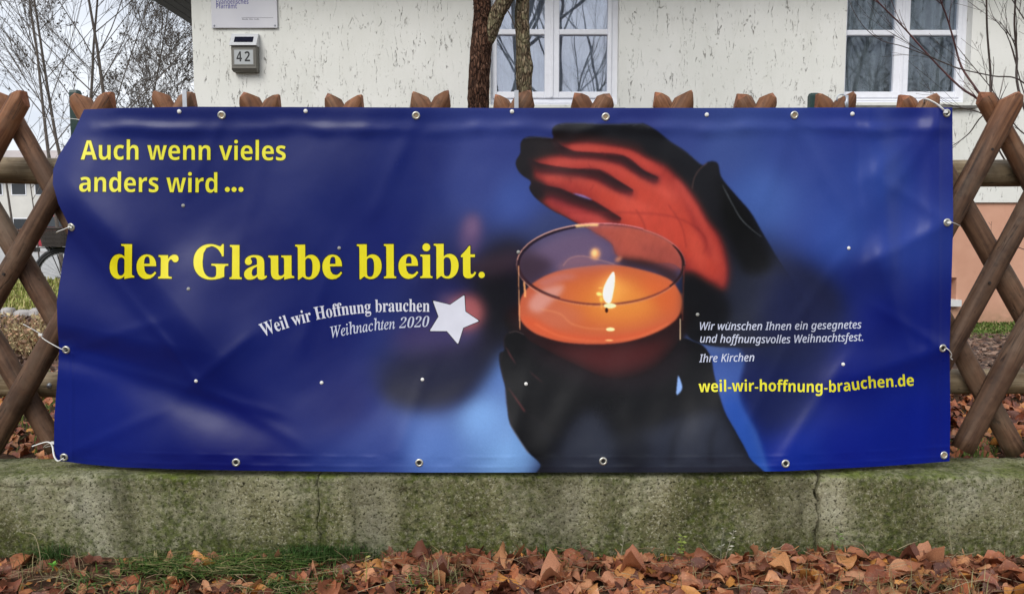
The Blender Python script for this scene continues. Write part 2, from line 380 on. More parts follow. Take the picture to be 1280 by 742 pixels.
# ------------------------------------------------------------------ low concrete wall
def mk_wall():
    root = thing("concrete_wall", "low mossy grey concrete wall below the blue banner, cracked at right", "wall")
    def crack(px0, amp, seed):
        zt = [0.0, .03, .06, .09, .12, .15, .18, .21, .235, .262]
        r = random.Random(seed); x = W(px0, 640, WALL_F).x
        return zt, [x + r.uniform(-amp, amp) for _ in zt]
    cr = [(398, .006, 2, .0020), (1021, .009, 5, .0100)]
    bounds = [(-6.5, 0)] + [(c, 1) for c in cr] + [(6.5, 0)]
    lipd = .012
    for i in range(3):
        def edge(b, side):
            if b[1] == 0: return lambda z: np.full_like(z, b[0])
            px, amp, sd_, w = b[0]; zt, xt = crack(px, amp, sd_)
            ww = lambda z: w * (.35 + .9 * np.clip(z / .26, 0, 1) + .5 * noise(z * 40, z * 0, seed=sd_))
            return lambda z: np.interp(z, zt, xt) + side * ww(z)
        eL, eR = edge(bounds[i], 1), edge(bounds[i + 1], -1)
        # section from foot to back: front face, bevelled lip, top, back
        pr = [(WALL_F, z) for z in np.linspace(-.12, .220, 66)] + [(WALL_F + .001, .225), (WALL_F + .003, .229), (WALL_F + .008, .233), (WALL_F + .015, .236)]
        pr += [(y, WALL_T) for y in np.linspace(WALL_F + .026, WALL_B - .01, 34)] + [(WALL_B, .228), (WALL_B, .15), (WALL_B, 0.0), (WALL_B, -.08)]
        pr = np.array(pr); nx = int((eR(np.array([.1]))[0] - eL(np.array([.1]))[0]) / .0065)
        s = np.linspace(0, 1, min(nx, 620)); ll, rr = eL(pr[:, 1]), eR(pr[:, 1])
        PX = ll[:, None] * (1 - s) + rr[:, None] * s; PY = np.repeat(pr[:, :1], len(s), 1); PZ = np.repeat(pr[:, 1:], len(s), 1)
        d = fbm(PX * 30, PZ * 30, PY * 30, 4, 11, .6) * .0042 + fbm(PX * 3, PZ * 3, PY * 3, 3, 21) * .005
        d2 = fbm(PX * 90, PZ * 90, PY * 90, 2, 31) * .0022
        front = PZ[:, :1] * 0 + (pr[:, :1] < WALL_F + .02)
        top = 1 - front
        pit = np.clip(fbm(PX * 22, PZ * 22, PY * 22, 2, 51) - .42, 0, 1) * .03
        PY = PY + (d + d2 + pit) * front
        PZ = PZ + (d + d2 - pit) * np.where(pr[:, 1:] > .2, 1, 0)
        # hairline crack near the left end, real dents
        if i == 0:
            cx = W(87, 640, WALL_F).x + .01 * np.sin(PZ * 60) + .012 * noise(PZ * 30, PZ * 0, seed=9)
            PY = PY + np.exp(-((PX - cx) / .004) ** 2) * .008 * front * (PZ > .08)
            cz = .205 + .012 * noise(PX * 12, PX * 0, seed=19) - (PX + 1.45) * -.02
            PY = PY + np.exp(-((PZ - cz) / .003) ** 2) * .006 * front * (PX < cx)
        # end faces
        P = np.stack([PX, PY, PZ], -1)
        e0 = P[:, :1].copy(); e0[..., 1] = np.maximum(e0[..., 1], WALL_F + .12) if False else e0[..., 1] + .12 * (pr[:, :1] < WALL_F + .02)
        e1 = P[:, -1:].copy(); e1[..., 1] = e1[..., 1] + .12 * (pr[:, :1] < WALL_F + .02)
        e0[..., 2] -= .12 * (pr[:, 1:] > .2); e1[..., 2] -= .12 * (pr[:, 1:] > .2)
        P = np.concatenate([e0, P, e1], 1)
        link("wall_section", grid_mesh("wall_section", P, M_concrete, True), root)
    core = MB(); core.box((-6.4, WALL_F + .1, -.08), (6.4, WALL_B - .03, .19)); core.build("crack_backing", plain("crack_shade_black", lin(14, 13, 10), .95), root)  # near-black filler: paints the shade inside the wall cracks
mk_wall()

# ------------------------------------------------------------------ crossed-pole fence
def cut(bm, co, no):
    g = bm.verts[:] + bm.edges[:] + bm.faces[:]
    r = bmesh.ops.bisect_plane(bm, geom=g, plane_co=co, plane_no=no, clear_outer=True)
    ed = [e for e in r['geom_cut'] if isinstance(e, bmesh.types.BMEdge)]
    if ed:
        f = bmesh.ops.edgeloop_fill(bm, edges=ed)
        for x in f['faces']: x.material_index = 1; x.smooth = False
def pole_mesh(length, rad, seed, head=True):
    """pole along local z from 0 to length; round front (-y), flat back"""
    r = random.Random(seed); bm = bmesh.new(); n = 18; rings = []
    segs = 30; ox, bend, kz = r.uniform(0, 50), r.uniform(-.008, .008), [r.uniform(.1, length) for _ in range(5)]
    for i in range(segs + 1):
        t = i / segs; z = t * length; ring = []
        rr = rad * (1.04 - .08 * t) * (1 + .03 * math.sin(z * 7 + ox))
        for k in range(n):
            a = 2 * math.pi * k / n
            w = 1 + .035 * float(noise(ox + math.cos(a) * 1.3, z * 6, math.sin(a) * 1.3, seed))
            for q in kz: w += .05 * math.exp(-((z - q) / .018) ** 2) * max(0, math.cos(a + 1.4 + q * 9))
            x, y = math.cos(a) * rr * w, math.sin(a) * rr * w * .9
            if y > rr * .38: y = rr * .38
            ring.append(bm.verts.new((x + bend * math.sin(t * math.pi), y, z)))
        rings.append(ring)
    for i in range(segs):
        for k in range(n):
            f = bm.faces.new((rings[i][k], rings[i][(k + 1) % n], rings[i + 1][(k + 1) % n], rings[i + 1][k])); f.smooth = True
    bm.faces.new(rings[0][::-1]); bm.faces.new(rings[-1])
    if head:
        a = R(r.uniform(34, 48))
        for sx in (-1, 1):
            cut(bm, (0, 0, length), (sx * math.cos(a), 0, math.sin(a)))
        cut(bm, (0, -rad * .75, length - r.uniform(.004, .02)), (0, -math.cos(R(58)), math.sin(R(58))))
    bmesh.ops.rotate(bm, verts=bm.verts, cent=(0, 0, 0), matrix=Matrix.Rotation(R(r.uniform(-4, 4)), 3, 'Z')) if False else None
    me = bpy.data.meshes.new("pole"); bm.to_mesh(me); bm.free()
    me.materials.append(M_pole); me.materials.append(M_head); return me
fence = thing("crossed_pole_fence", "brown crossed-pole garden fence on the low wall, cut tips above the banner", "fence")
FR_Y, BK_Y = 2.775, 2.825          # axis of the front and of the back layer
nail = MB(); nail.lathe([(0, -.0015), (.0045, -.0015), (.0052, 0.0), (.0052, .002)], Matrix.Rotation(R(90), 4, 'X') @ Matrix.Scale(-1, 4, (0, 0, 1)), 10)
nail_me = nail.mesh("nail", plain("rusty_nail", lin(34, 24, 20), .7))
def add_pole(p0, p1, Yd, seed):
    a, b = W(p0[0], p0[1], Yd), W(p1[0], p1[1], Yd)    # bottom, top
    d = b - a; me = pole_mesh(d.length, .0365 + .0022 * math.sin(seed * 3.1), seed)
    o = link("pole", me, fence, a); z = d.normalized(); y = Vector((0, 1, 0)); x = y.cross(z).normalized()
    M = Matrix((x, y, z)).transposed(); o.rotation_euler = M.to_euler()
    return o, a, b
heads = [15, 119, 220, 329, 433, 541, 643, 742, 843, 946, 1045, 1149, 1250, 1352, 1454]
sl = .555
front, back = [], []
for i, c in enumerate(heads):
    tx = c + 21; bx = tx - sl * 450
    if c == 15: tx, bx = 32, -214
    if c == 119: tx, bx = 142, -115
    if c == 220: tx, bx = 243, -14
    if c == 1250: tx, bx = 1272, 1030
    if c == 1352: tx, bx = 1360, 1116
    if c == 1454: tx, bx = 1449, 1202
    front.append(((bx, 565 + rnd.uniform(-3, 4)), (tx - 1, 116 + rnd.uniform(-3, 3.5))))
    t2 = c - 24; b2 = t2 + sl * 448
    if c == 15: t2, b2 = -3, 257
    back.append(((b2, 562 + rnd.uniform(-3, 3)), (t2, 116 + rnd.uniform(-2, 3))))
for t2 in (-98, -190, -285): back.append(((t2 + 262, 562), (t2, 117)))
for t2 in (1555, 1650): front.append(((t2 - 246, 565), (t2, 117)))
for k, (a, b) in enumerate(front):
    o, p, q = add_pole(a, b, FR_Y, 100 + k)
    for fz in (.15, .50, .86):
        L_ = (q - p).length; link("nail", nail_me, o, (rnd.uniform(-.012, .012), -.0335, L_ * fz + rnd.uniform(-.03, .03)), (R(90) * 0, 0, 0))
for k, (a, b) in enumerate(back): add_pole(a, b, BK_Y, 200 + k)
def rail(pyl, pyr, rad, Yd, seed):
    a, b = W(-420, pyl, Yd), W(1720, pyr, Yd); m = MB(); n = 70; r = random.Random(seed); pts = []; rr = []
    for i in range(n + 1):
        t = i / n; p = a.lerp(b, t); p.z += .006 * math.sin(t * 9 + seed) + .002 * math.sin(t * 40); pts.append(p); rr.append(rad * (1 + .035 * math.sin(t * 13 + seed * 2) + .012 * r.uniform(-1, 1)))
    m.tube(pts, rr, 18); m.build("rail", M_rail, fence, True)
rail(213, 220, .049, 2.905, 1); rail(480, 476, .045, 2.905, 2)
m = MB(); m.lathe([(0, .008), (.006, .0075), (.0095, .004), (.011, 0.0), (.013, 0.0), (.013, -.004)], Matrix.Translation(W(62, 482, 2.862)) @ Matrix.Rotation(R(90), 4, 'X'), 14)
m.build("bolt", M_metal, fence, True)
for (px, py, w) in ((94, 113, .034), (1017, 117, .034)):        # dark green steel posts behind the poles
    p = W(px, py, 2.975); m = MB(); hw = w / 2; ch = .004
    prof = [(-hw + ch, -hw), (hw - ch, -hw), (hw, -hw + ch), (hw, hw - ch), (hw - ch, hw), (-hw + ch, hw), (-hw, hw - ch), (-hw, -hw + ch)]
    v = [(p.x + a, 2.975 + b, .15) for a, b in prof] + [(p.x + a, 2.975 + b, p.z - .01) for a, b in prof] + [(p.x + a * .8, 2.975 + b * .8, p.z) for a, b in prof]
    f = [(i + 8 * r_, (i + 1) % 8 + 8 * r_, (i + 1) % 8 + 8 * (r_ + 1), i + 8 * (r_ + 1)) for r_ in (0, 1) for i in range(8)] + [tuple(range(16, 24))]
    m.add(v, f); m.build("post", M_green, fence)
for px, py in ((230.5, 112), (645.5, 113)):                   # flat galvanised straps
    p = W(px, py, 2.722); m = MB(); m.box((p.x - .007, 2.7195, .30), (p.x + .007, 2.7225, p.z)); m.build("strap", plain("strap_metal", lin(178, 182, 190), .45, .08, 40, Metallic=.4), fence)

# ------------------------------------------------------------------ the banner
PX0, PY0, PX1, PY1, SS = 40, 112, 1216, 612, 2
def pmask(pts, smooth=True, sub=6):
    """filled polygon on the print raster (closed Catmull-Rom when smooth)"""
    P = np.array(pts, float)
    if smooth:
        n = len(P); out = []
        for i in range(n):
            a, b, c, d = P[i - 1], P[i], P[(i + 1) % n], P[(i + 2) % n]
            for k in range(sub):
                t = k / sub
                out.append(.5 * ((2 * b) + (-a + c) * t + (2 * a - 5 * b + 4 * c - d) * t * t + (-a + 3 * b - 3 * c + d) * t ** 3))
        P = np.array(out)
    return P
H_, W_ = (PY1 - PY0) * SS, (PX1 - PX0) * SS
gy, gx = np.mgrid[0:H_, 0:W_]; GX = PX0 + (gx + .5) / SS; GY = PY0 + (gy + .5) / SS
def raster(pts, smooth=True, sigma=.5):
    P = pmask(pts, smooth); pad = 4 * sigma + 3
    x0 = max(int((P[:, 0].min() - pad - PX0) * SS), 0); x1 = min(int((P[:, 0].max() + pad - PX0) * SS), W_)
    y0 = max(int((P[:, 1].min() - pad - PY0) * SS), 0); y1 = min(int((P[:, 1].max() + pad - PY0) * SS), H_)
    gxx, gyy = GX[y0:y1, x0:x1], GY[y0:y1, x0:x1]; ins = np.zeros(gxx.shape, bool)
    cols = gxx[0]; rows = gyy[:, 0]
    # scanline even-odd
    for j, yv in enumerate(rows):
        A, B = P, np.roll(P, -1, 0); c = (A[:, 1] > yv) != (B[:, 1] > yv)
        if not c.any(): continue
        xi = np.sort(A[c, 0] + (yv - A[c, 1]) * (B[c, 0] - A[c, 0]) / (B[c, 1] - A[c, 1]))
        k = np.searchsorted(xi, cols); ins[j] = (k % 2) == 1
    return blur(ins.astype(np.float32), sigma * SS), (slice(y0, y1), slice(x0, x1))
def blur(a, s):
    if s < .3: return a
    n = int(3 * s) + 1; k = np.exp(-.5 * (np.arange(-n, n + 1) / s) ** 2); k /= k.sum()
    if n > 24:
        sh = (a.shape[0] + 2 * n, a.shape[1] + 2 * n); fa = np.fft.rfft2(a, sh)
        ky = np.fft.fft(k, sh[0])[:, None]; kx = np.fft.rfft(k, sh[1])[None]
        return np.fft.irfft2(fa * ky * kx, sh)[n:n + a.shape[0], n:n + a.shape[1]].astype(np.float32)
    pad = np.pad(a, n); o = np.zeros((pad.shape[0], a.shape[1]), np.float32)
    for i, w in enumerate(k): o += w * pad[:, i:i + a.shape[1]]
    r = np.zeros_like(a)
    for i, w in enumerate(k): r += w * o[i:i + a.shape[0]]
    return r
def make_print():
    bg = [(100,160,30,40,122),(250,200,27,36,116),(420,180,27,36,116),(520,200,30,40,124),(620,180,40,54,142),(640,250,58,80,172),(600,230,48,62,148),
          (300,330,22,30,112),(480,300,30,38,124),(100,350,28,36,122),(200,300,24,32,114),(250,450,14,26,110),(400,430,17,28,114),(100,500,18,34,136),(300,560,12,20,112),
          (430,500,14,25,114),(470,560,42,58,148),(540,555,84,110,196),(600,520,112,142,214),(615,460,96,122,200),(640,570,112,142,212),(560,480,40,45,110),
          (860,160,46,62,146),(900,190,56,76,158),(950,250,66,94,184),(1000,180,46,66,158),(1050,300,48,76,176),(1100,220,36,64,164),(1180,200,18,36,138),(1050,150,34,52,150),(1180,150,16,32,130),
          (1120,300,36,60,162),(1100,400,14,28,128),(1180,400,10,26,126),(1150,550,8,30,150),(1060,560,8,32,156),(1000,560,14,42,160),(980,500,18,36,120),(1050,480,12,28,134),(1000,380,34,34,84),(1080,350,26,36,120),
          (700,130,36,48,132),(800,130,34,46,132),(700,600,20,22,60),(560,350,34,34,100),(640,330,30,24,50),(700,300,50,60,120)]
    num = np.zeros((H_ // 8 + 1, W_ // 8 + 1, 3)); den = np.zeros(num.shape[:2])
    cx = PX0 + np.arange(num.shape[1]) * 4.0; cy = PY0 + np.arange(num.shape[0]) * 4.0; CX, CY = np.meshgrid(cx, cy)
    for x, y, r, g, b in bg:
        w = 1 / (((CX - x) ** 2 + (CY - y) ** 2) + 300) ** 1.6
        if x > 590 and y < 320: r, g, b = r + 16, g + 10, b + 8
        if y > 500 and 450 < x < 660: r, g, b = r + 14, g + 12, b + 8
        num += w[..., None] * np.array([r, g, b]); den += w
    small = num / den[..., None]
    ui = (GX - PX0) / 4; vi = (GY - PY0) / 4; u0 = np.clip(ui.astype(int), 0, num.shape[1] - 2); v0 = np.clip(vi.astype(int), 0, num.shape[0] - 2)
    fu, fv = (ui - u0)[..., None], (vi - v0)[..., None]
    img = small[v0, u0] * (1 - fu) * (1 - fv) + small[v0, u0 + 1] * fu * (1 - fv) + small[v0 + 1, u0] * (1 - fu) * fv + small[v0 + 1, u0 + 1] * fu * fv
    img = img.astype(np.float32); full = {}
    def mk(pts, sigma=.5, smooth=True):
        m, s = raster(pts, smooth, sigma); f = np.zeros((H_, W_), np.float32); f[s] = m; return f
    def lay(pts, col, sigma=.5, a=1.0, clip=None, smooth=True):
        m, s = raster(pts, smooth, sigma); m = m * a
        if clip is not None: m = m * clip[s]
        img[s] = img[s] * (1 - m[..., None]) + np.array(col, np.float32) * m[..., None]
    def ell(cx_, cy_, rx, ry, rot=0, n=28):
        t = np.linspace(0, 2 * np.pi, n, endpoint=False); x = rx * np.cos(t); y = ry * np.sin(t); r = math.radians(rot)
        return np.stack([cx_ + x * math.cos(r) - y * math.sin(r), cy_ + x * math.sin(r) + y * math.cos(r)], 1)
    def line(pts, w, col, sigma=.5, a=1.0, clip=None):
        P = np.array(pts, float); seg = []
        n = len(P); out = []
        for i in range(n - 1):
            A, B, C, D = P[max(i - 1, 0)], P[i], P[i + 1], P[min(i + 2, n - 1)]
            for k in range(5):
                t = k / 5; out.append(.5 * ((2 * B) + (-A + C) * t + (2 * A - 5 * B + 4 * C - D) * t * t + (-A + 3 * B - 3 * C + D) * t ** 3))
        out.append(P[-1]); Q = np.array(out); d = np.gradient(Q, axis=0); nn = np.stack([-d[:, 1], d[:, 0]], 1) / (np.linalg.norm(d, axis=1)[:, None] + 1e-6)
        ww = (np.interp(np.linspace(0, 1, len(Q)), np.linspace(0, 1, len(w)), w) if hasattr(w, '__len__') else np.full(len(Q), w))[:, None] / 2
        lay(np.concatenate([Q + nn * ww, (Q - nn * ww)[::-1]]), col, sigma, a, clip, False)
    # the far hand, out of focus
    lay([(560,345),(600,325),(650,312),(655,420),(628,440),(606,470),(572,500),(512,508),(478,488),(500,450),(540,440),(585,425),(604,395),(598,352)], (26, 22, 44), 9, .95)
    lay(ell(620, 375, 34, 48), (20, 16, 26), 12, .8)
    lay([(480,440),(560,430),(600,440),(590,480),(520,500),(470,480)], (24, 26, 70), 12, .7)
    lay([(490,415),(540,395),(590,400),(600,425),(560,440),(500,440)], (92, 52, 100), 12, .55)
    lay([(560,330),(600,322),(650,312),(650,335),(600,345)], (100, 58, 78), 8, .55)
    lay(ell(588, 293, 15, 27, 8), (128, 84, 134), 6, .75); lay(ell(590, 283, 9, 14, 8), (150, 100, 140), 5, .5)
    lay(ell(583, 390, 24, 24), (196, 92, 96), 6, .85); lay(ell(560, 375, 14, 9), (170, 110, 140), 6, .5)
    # lower right: arm and the light strip beside it
    lay([(845,330),(905,340),(985,330),(1050,370),(1035,410),(1000,440),(930,440),(880,430),(845,430)], (38, 36, 58), 12, .9)
    lay([(905,430),(1000,420),(1040,450),(1000,520),(955,545),(925,500),(915,450)], (22, 28, 84), 12, .8)
    strip = [(846,414),(867,424),(895,427),(921,432),(931,450),(925,478),(927,506),(945,538),(957,575),(964,606),(936,606),(925,560),(905,515),(892,478),(886,445),(872,432),(846,428)]
    lay(strip, (66, 90, 178), 2.2); lay([(900,500),(925,500),(950,560),(966,606),(938,606),(918,545)], (42, 84, 196), 6, .8)
    lay([(846,414),(895,424),(910,440),(880,440),(846,428)], (120, 128, 190), 4, .5)
    # near hand above: silhouette, then the lit palm
    hand = [(692,159),(703,154.5),(727,154),(751,155),(796,154.5),(806,155),(822,164),(838,177),(856,188.5),(877,206),(886,202),(897,204),(902,222),(919,243),(938,265),(952,289),(971,321),(990,350),(1012,392),(985,428),(930,434),(880,430),(856,410),(850,335),(806,330),(782,324),(770,318),(764,304),(741,289),(725,281),
            (707,271),(691,263),(676.5,253),(667,244),(662,235),(664,227),(652,218),(646,209),(645.5,201),(649,195),(651,190),(651,180),(655,173.5),(664,171),(680,172),(692,173),(690.5,166)]
    hm = mk(hand, .8)
    lay(hand, (24, 21, 31), .9)
    lay([(905,300),(960,300),(1000,345),(1040,400),(1000,450),(900,430),(880,400),(900,350)], (46, 46, 74), 18, .75)
    lay([(985,330),(1060,395),(1030,440),(960,430),(950,380)], (40, 42, 96), 14, .7)
    lay([(900,225),(915,245),(945,283),(965,330),(930,340),(905,280)], (12, 10, 14), 5, .8, hm)
    palm = [(690,176),(705,180),(731,178),(759,180),(792,187),(806,196),(830,207),(838.5,214.5),(856,232),(871,252),(884,276),(899,296),(907,321),(909,345),(903,363),(884,353),(861,338),(835,335),(809,327),(782,324),(770,320),(764,304),(741,289),(725,281),(707,271),(690,262),(676,250),(672,236),(672,226),(660,214),(662,204),(672,196),(672,188),(692,186)]
    lay(palm, (112, 38, 40), 5.5, 1, hm); lay(palm, (190, 66, 50), 3.4, .82, hm)
    lay([(760,215),(800,215),(850,250),(885,300),(903,345),(885,345),(840,322),(790,318),(765,290),(740,260)], (208, 78, 52), 9, .8, hm)
    lay([(800,250),(840,262),(860,300),(835,318),(800,300)], (214, 84, 60), 8, .5, hm)
    # finger parts: the lit flesh and the shade between
    lay([(680,176),(720,176),(760,181),(790,188),(812,200),(806,190),(790,176),(700,166)], (70, 32, 36), 3, .55, hm)
    lay([(700,183),(718,188),(745,190),(778,194),(800,208),(820,219),(826,212),(805,198),(780,187),(740,184)], (202, 74, 56), 2.5, .7, hm)
    lay([(655,174),(668,171),(690,173),(702,184),(716,190),(708,194),(690,199),(672,201),(654,193),(651,182)], (36, 24, 31), 3.5, .95, hm)
    lay([(715,190),(745,192),(779,196),(804,215),(822,222),(819,230),(808,226),(790,211),(765,202),(735,199)], (104, 38, 42), 4, .55, hm)
    lay([(770,195),(788,201),(806,215),(824,222),(820,231),(806,222),(788,210)], (74, 30, 40), 3, .55, hm)
    line([(692,172),(700,182),(717,189.5),(745,191.5),(779.6,195.6),(804,214),(822,222)], [1.2, 2.2, 1.6, 1.6, 2, 3, 1], (60, 26, 36), .8, .9, hm)
    lay([(672,200),(695,194),(730,197),(765,204),(786,220),(775,222),(745,208),(700,203),(680,205)], (200, 74, 58), 3, .6, hm)
    lay([(647,196),(655,192),(664,200),(667,212),(664,224),(653,218),(646,208)], (34, 24, 34), 3, .95, hm)
    lay([(662,199),(675,205),(714,211),(749,213),(772,227),(791,239),(788,247),(768,238),(749,228),(717,221),(690,215),(672,211)], (126, 44, 44), 4.5, .6, hm)
    lay([(735,213),(752,214),(772,227),(791,239),(789,248),(770,239),(750,229)], (104, 38, 44), 3.4, .5, hm)
    line([(660,198),(675,205),(714,211),(749,212.5),(772,226),(791,238)], [2, 2, 1.2, 1.2, 1.5, .8], (64, 28, 36), .8, .8, hm)
    lay([(670,226),(700,234),(717,243),(740,250),(760,262),(776,272),(774,281),(750,268),(728,256),(700,246),(680,238)], (104, 38, 42), 4.5, .6, hm)
    lay([(664,228),(676,228),(682,236),(680,250),(668,243),(662,234)], (36, 24, 34), 3, .95, hm)
    lay([(684,240),(708,244),(716,254),(700,260),(686,252)], (160, 56, 58), 4, .8, hm)
    lay([(705,258),(730,258),(765,275),(775,290),(745,285),(715,273)], (176, 62, 60), 4, .75, hm)
    line([(663,226),(680,232),(700,236),(717,243),(741,251),(765,266),(776,273)], [1, 2, 1.4, 1, 1, 2, 1], (58, 26, 36), .8, .7, hm)
    lay([(716,242),(729,244),(740,250),(729,249.5)], (150, 140, 190), .8, .95)
    def fold(lp, th, reach, a):
        lp = np.array(lp, float); tp = np.interp(np.linspace(0, 1, len(lp)), [0, .15, .8, 1], [.5, 1, 1, .35])[:, None]
        dn = lambda k: lp + np.array([-.28, 1.0]) * k * tp
        below = mk(np.concatenate([dn(0), dn(reach)[::-1]]), .7, False) * hm
        lay(np.concatenate([dn(-2), dn(th)[::-1]]), (58, 24, 34), 3.6, a, below, False); lay(np.concatenate([dn(-3), dn(th * .35)[::-1]]), (44, 18, 30), 1.6, a * .8, below, False)
    fold([(692,172),(700,182),(717,189.5),(745,191.5),(779.6,195.6),(804,214),(823,222)], 9, 26, .85)
    fold([(660,198),(675,205),(714,211),(749,212.5),(772,226),(792,238)], 11, 30, .85)
    fold([(663,226),(680,232),(700,236),(717,243),(741,251),(765,266),(777,273)], 12, 32, .85)
    for e_ in ((655,184,16,9),(652,208,13,13),(668,240,10,12),(705,166,18,9)): lay(ell(*e_), (28, 20, 28), 6, .8, hm)
    for e_ in ((735,184,26,4,3),(700,204,22,4,8),(742,206,24,4,10),(694,222,20,4,12),(735,230,24,4,22),(790,262,22,12,30),(835,240,16,9,45),(752,272,16,5,20),(872,310,10,26,-14)):
        lay(ell(*e_), (232, 104, 76), 5, .38, hm)
    lay([(858,252),(874,276),(886,296),(892,318),(886,322),(878,302),(864,276)], (146, 46, 42), 3, .55, hm); lay([(800,300),(830,306),(862,330),(850,336),(810,322)], (120, 38, 40), 5, .6, hm)
    for pts_, w_ in (([(712,184),(745,187),(785,192),(812,206)], 4), ([(690,205),(730,202),(760,206),(800,226),(840,246)], 5), ([(682,223),(712,222),(745,231),(775,246),(815,262)], 5), ([(715,268),(745,276),(780,292),(815,304)], 5), ([(845,225),(868,262),(886,298),(897,330)], 6)):
        line(pts_, w_, (226, 98, 72), 3.5, .55, hm)
    for pts_ in ([(700,192),(703,198)], [(735,204),(739,210)], [(752,190),(757,196)], [(712,222),(714,229)], [(742,231),(738,238)], [(795,262),(805,280),(808,300)], [(835,255),(852,282),(858,310)]):
        line(pts_, 1.2, (140, 44, 40), 1.0, .6, hm)
    line([(690,269.5),(720,266),(790,266),(832,269),(858,277),(876,290),(884,305),(878,318)], [.5, 1, 1.6, 2, 2, 2.4, 2.2, 1], (150, 48, 42), 1.2, .55, hm)
    line([(865,236),(868,222),(875,211),(884,204)], 1.4, (118, 78, 76), .6, .7)
    line([(903,231),(909,243),(916,256),(926,273),(939,286),(952,296)], [.6, 1.6, 1.2, 1.6, 1.2, .6], (112, 106, 116), .6, .8)
    line([(700,155.5),(727,154.6),(760,155.6),(796,155)], 1, (120, 112, 140), .6, .55); line([(656,173),(672,171.6),(691,173)], 1, (120, 112, 140), .6, .55)
    line([(790,158),(800,155),(812,160)], 1, (110, 104, 120), .6, .5)
    line([(832,175),(856,190),(876,206)], 1, (70, 66, 84), .7, .5)
    # glass with candle
    rim = ell(751.5, 330.5, 104.5, 50.5, .5); gm = mk(rim, .6)
    body = [(648,330),(648,408),(662,432),(700,452),(760,472),(812,458),(842,434),(853,408),(855,330)]
    bm_ = mk(body, 1)
    lay(rim, (150, 104, 136), 1, .42)
    lay([(655,325),(690,298),(735,288),(760,305),(768,325),(700,335),(660,352)], (142, 98, 132), 6, .6, gm)
    lay([(655,350),(648,330),(662,318),(690,330),(672,350)], (60, 38, 54), 5, .6, gm)
    lay([(772,322),(800,322),(838,333),(850,350),(840,356),(815,340),(780,333)], (66, 34, 40), 4, .85, gm)
    lay([(740,286),(790,284),(835,300),(853,325),(845,338),(810,326),(772,320),(763,303)], (196, 72, 54), 3, .55, gm)
    wax = [(650,398),(662,412),(680,421),(709,428),(750,430),(787,426),(823,414),(846,398),(853,378),(848,362),(835,348),(802,337),(768,331),(732,333),(697,339),(672,350),(656,364),(649,380)]
    wm_ = mk(wax, .8)
    lay([(646,385),(646,430),(670,452),(720,482),(800,482),(845,450),(856,420),(854,385)], (16, 10, 18), 2.5, 1)
    lay([(649,380),(650,420),(668,436),(700,448),(758,472),(806,462),(838,438),(852,420),(852,380)], (54, 20, 26), 6, .8)
    lay([(662,424),(700,440),(758,462),(810,448),(840,424),(800,430),(700,434)], (118, 38, 40), 7, .6)
    lay(wax, (206, 88, 62), 1.1)
    lay(ell(768, 374, 70, 32), (222, 106, 50), 14, .85, wm_); lay(ell(776, 380, 44, 22), (230, 128, 58), 11, .85, wm_); lay(ell(768, 362, 22, 13), (238, 146, 72), 7, .7, wm_)
    lay([(662,384),(690,372),(730,392),(700,412),(672,404)], (206, 104, 84), 7, .55, wm_); lay([(800,345),(835,352),(848,372),(835,392),(815,372)], (226, 92, 50), 6, .6, wm_)
    lay([(652,372),(672,350),(710,338),(768,333),(730,345),(690,352),(668,372)], (206, 92, 72), 5, .8, wm_)
    lay([(661,378),(676,362),(704,356),(700,368),(684,382),(676,390),(664,388)], (214, 138, 136), 3, .8, wm_)
    lay([(672,352),(700,342),(722,346),(700,352),(682,358)], (196, 120, 130), 3, .5, wm_)
    lay([(650,396),(665,412),(700,426),(750,429),(800,423),(846,396),(820,408),(780,418),(740,420),(700,414),(668,398)], (226, 84, 52), 3, .8, wm_)
    line([(676,386),(700,392),(714,404),(735,410),(756,411)], 1.0, (244, 160, 110), 1.0, .45, wm_)
    line([(668,404),(700,420),(750,426.5),(800,420),(836,404)], 1.4, (244, 120, 80), 1.2, .6, wm_)
    lay([(700,339),(708,325),(728,320),(752,326),(775,332)], (178, 104, 112), 3, .45, gm); line([(704,332),(712,323),(728,320),(750,325),(768,330)], 1.1, (206, 132, 120), .7, .6)
    lay(ell(744, 317, 6, 7), (244, 150, 96), 2.2, .95); lay(ell(743, 316, 3, 4), (255, 196, 140), 1.2, .8); lay(ell(773, 324, 5, 3, -30), (220, 120, 90), 1.8, .85)
    line([(655,352),(656,362),(656.5,371)], 2.6, (244, 150, 100), .6, .9); line([(671,361),(673,364)], 2, (250, 170, 120), .6, .8)
    # glass rim: dark and bright rings
    def arc(a0, a1, rx, ry, w, col, a=1.0, s_=.5, dy=0):
        t = np.radians(np.linspace(a0, a1, 26)); line(np.stack([751.5 + rx * np.cos(t), 330.5 + dy + ry * np.sin(t)], 1), w, col, s_, a)
    arc(0, 360, 104, 50, 2.2, (130, 66, 76), .6, .8); arc(178, 262, 103.5, 49, [2, 4.4, 3.4, 1.5], (34, 16, 40), .95, .6)
    arc(186, 300, 105.5, 51.5, [1, 1.6, 1.6, 1], (222, 150, 140), .9, .5); arc(300, 360, 104.5, 50.5, 1.6, (216, 120, 100), .8, .5)
    arc(-30, 34, 103, 49, [1, 3, 3.6, 2.6, 1.6], (42, 16, 24), .9, .7); arc(34, 150, 103.5, 49.6, 1.8, (140, 54, 48), .8, .8)
    arc(30, 160, 105, 52, .8, (228, 132, 100), .8, .5); arc(120, 190, 103, 48, [1.2, 2.2, 2.6, 1.6], (60, 28, 40), .8, .8); arc(130, 200, 105.8, 52, 1, (200, 130, 124), .7, .5)
    arc(252, 268, 104, 50, 3.4, (255, 190, 130), .9, 1.0)
    line([(648,332),(648.5,360),(649.5,400),(650,412)], [1.8, 1.4, 1.6, 1], (236, 150, 110), .5, .85)
    line([(646.6,332),(647,380)], 1.4, (50, 24, 34), .6, .7)
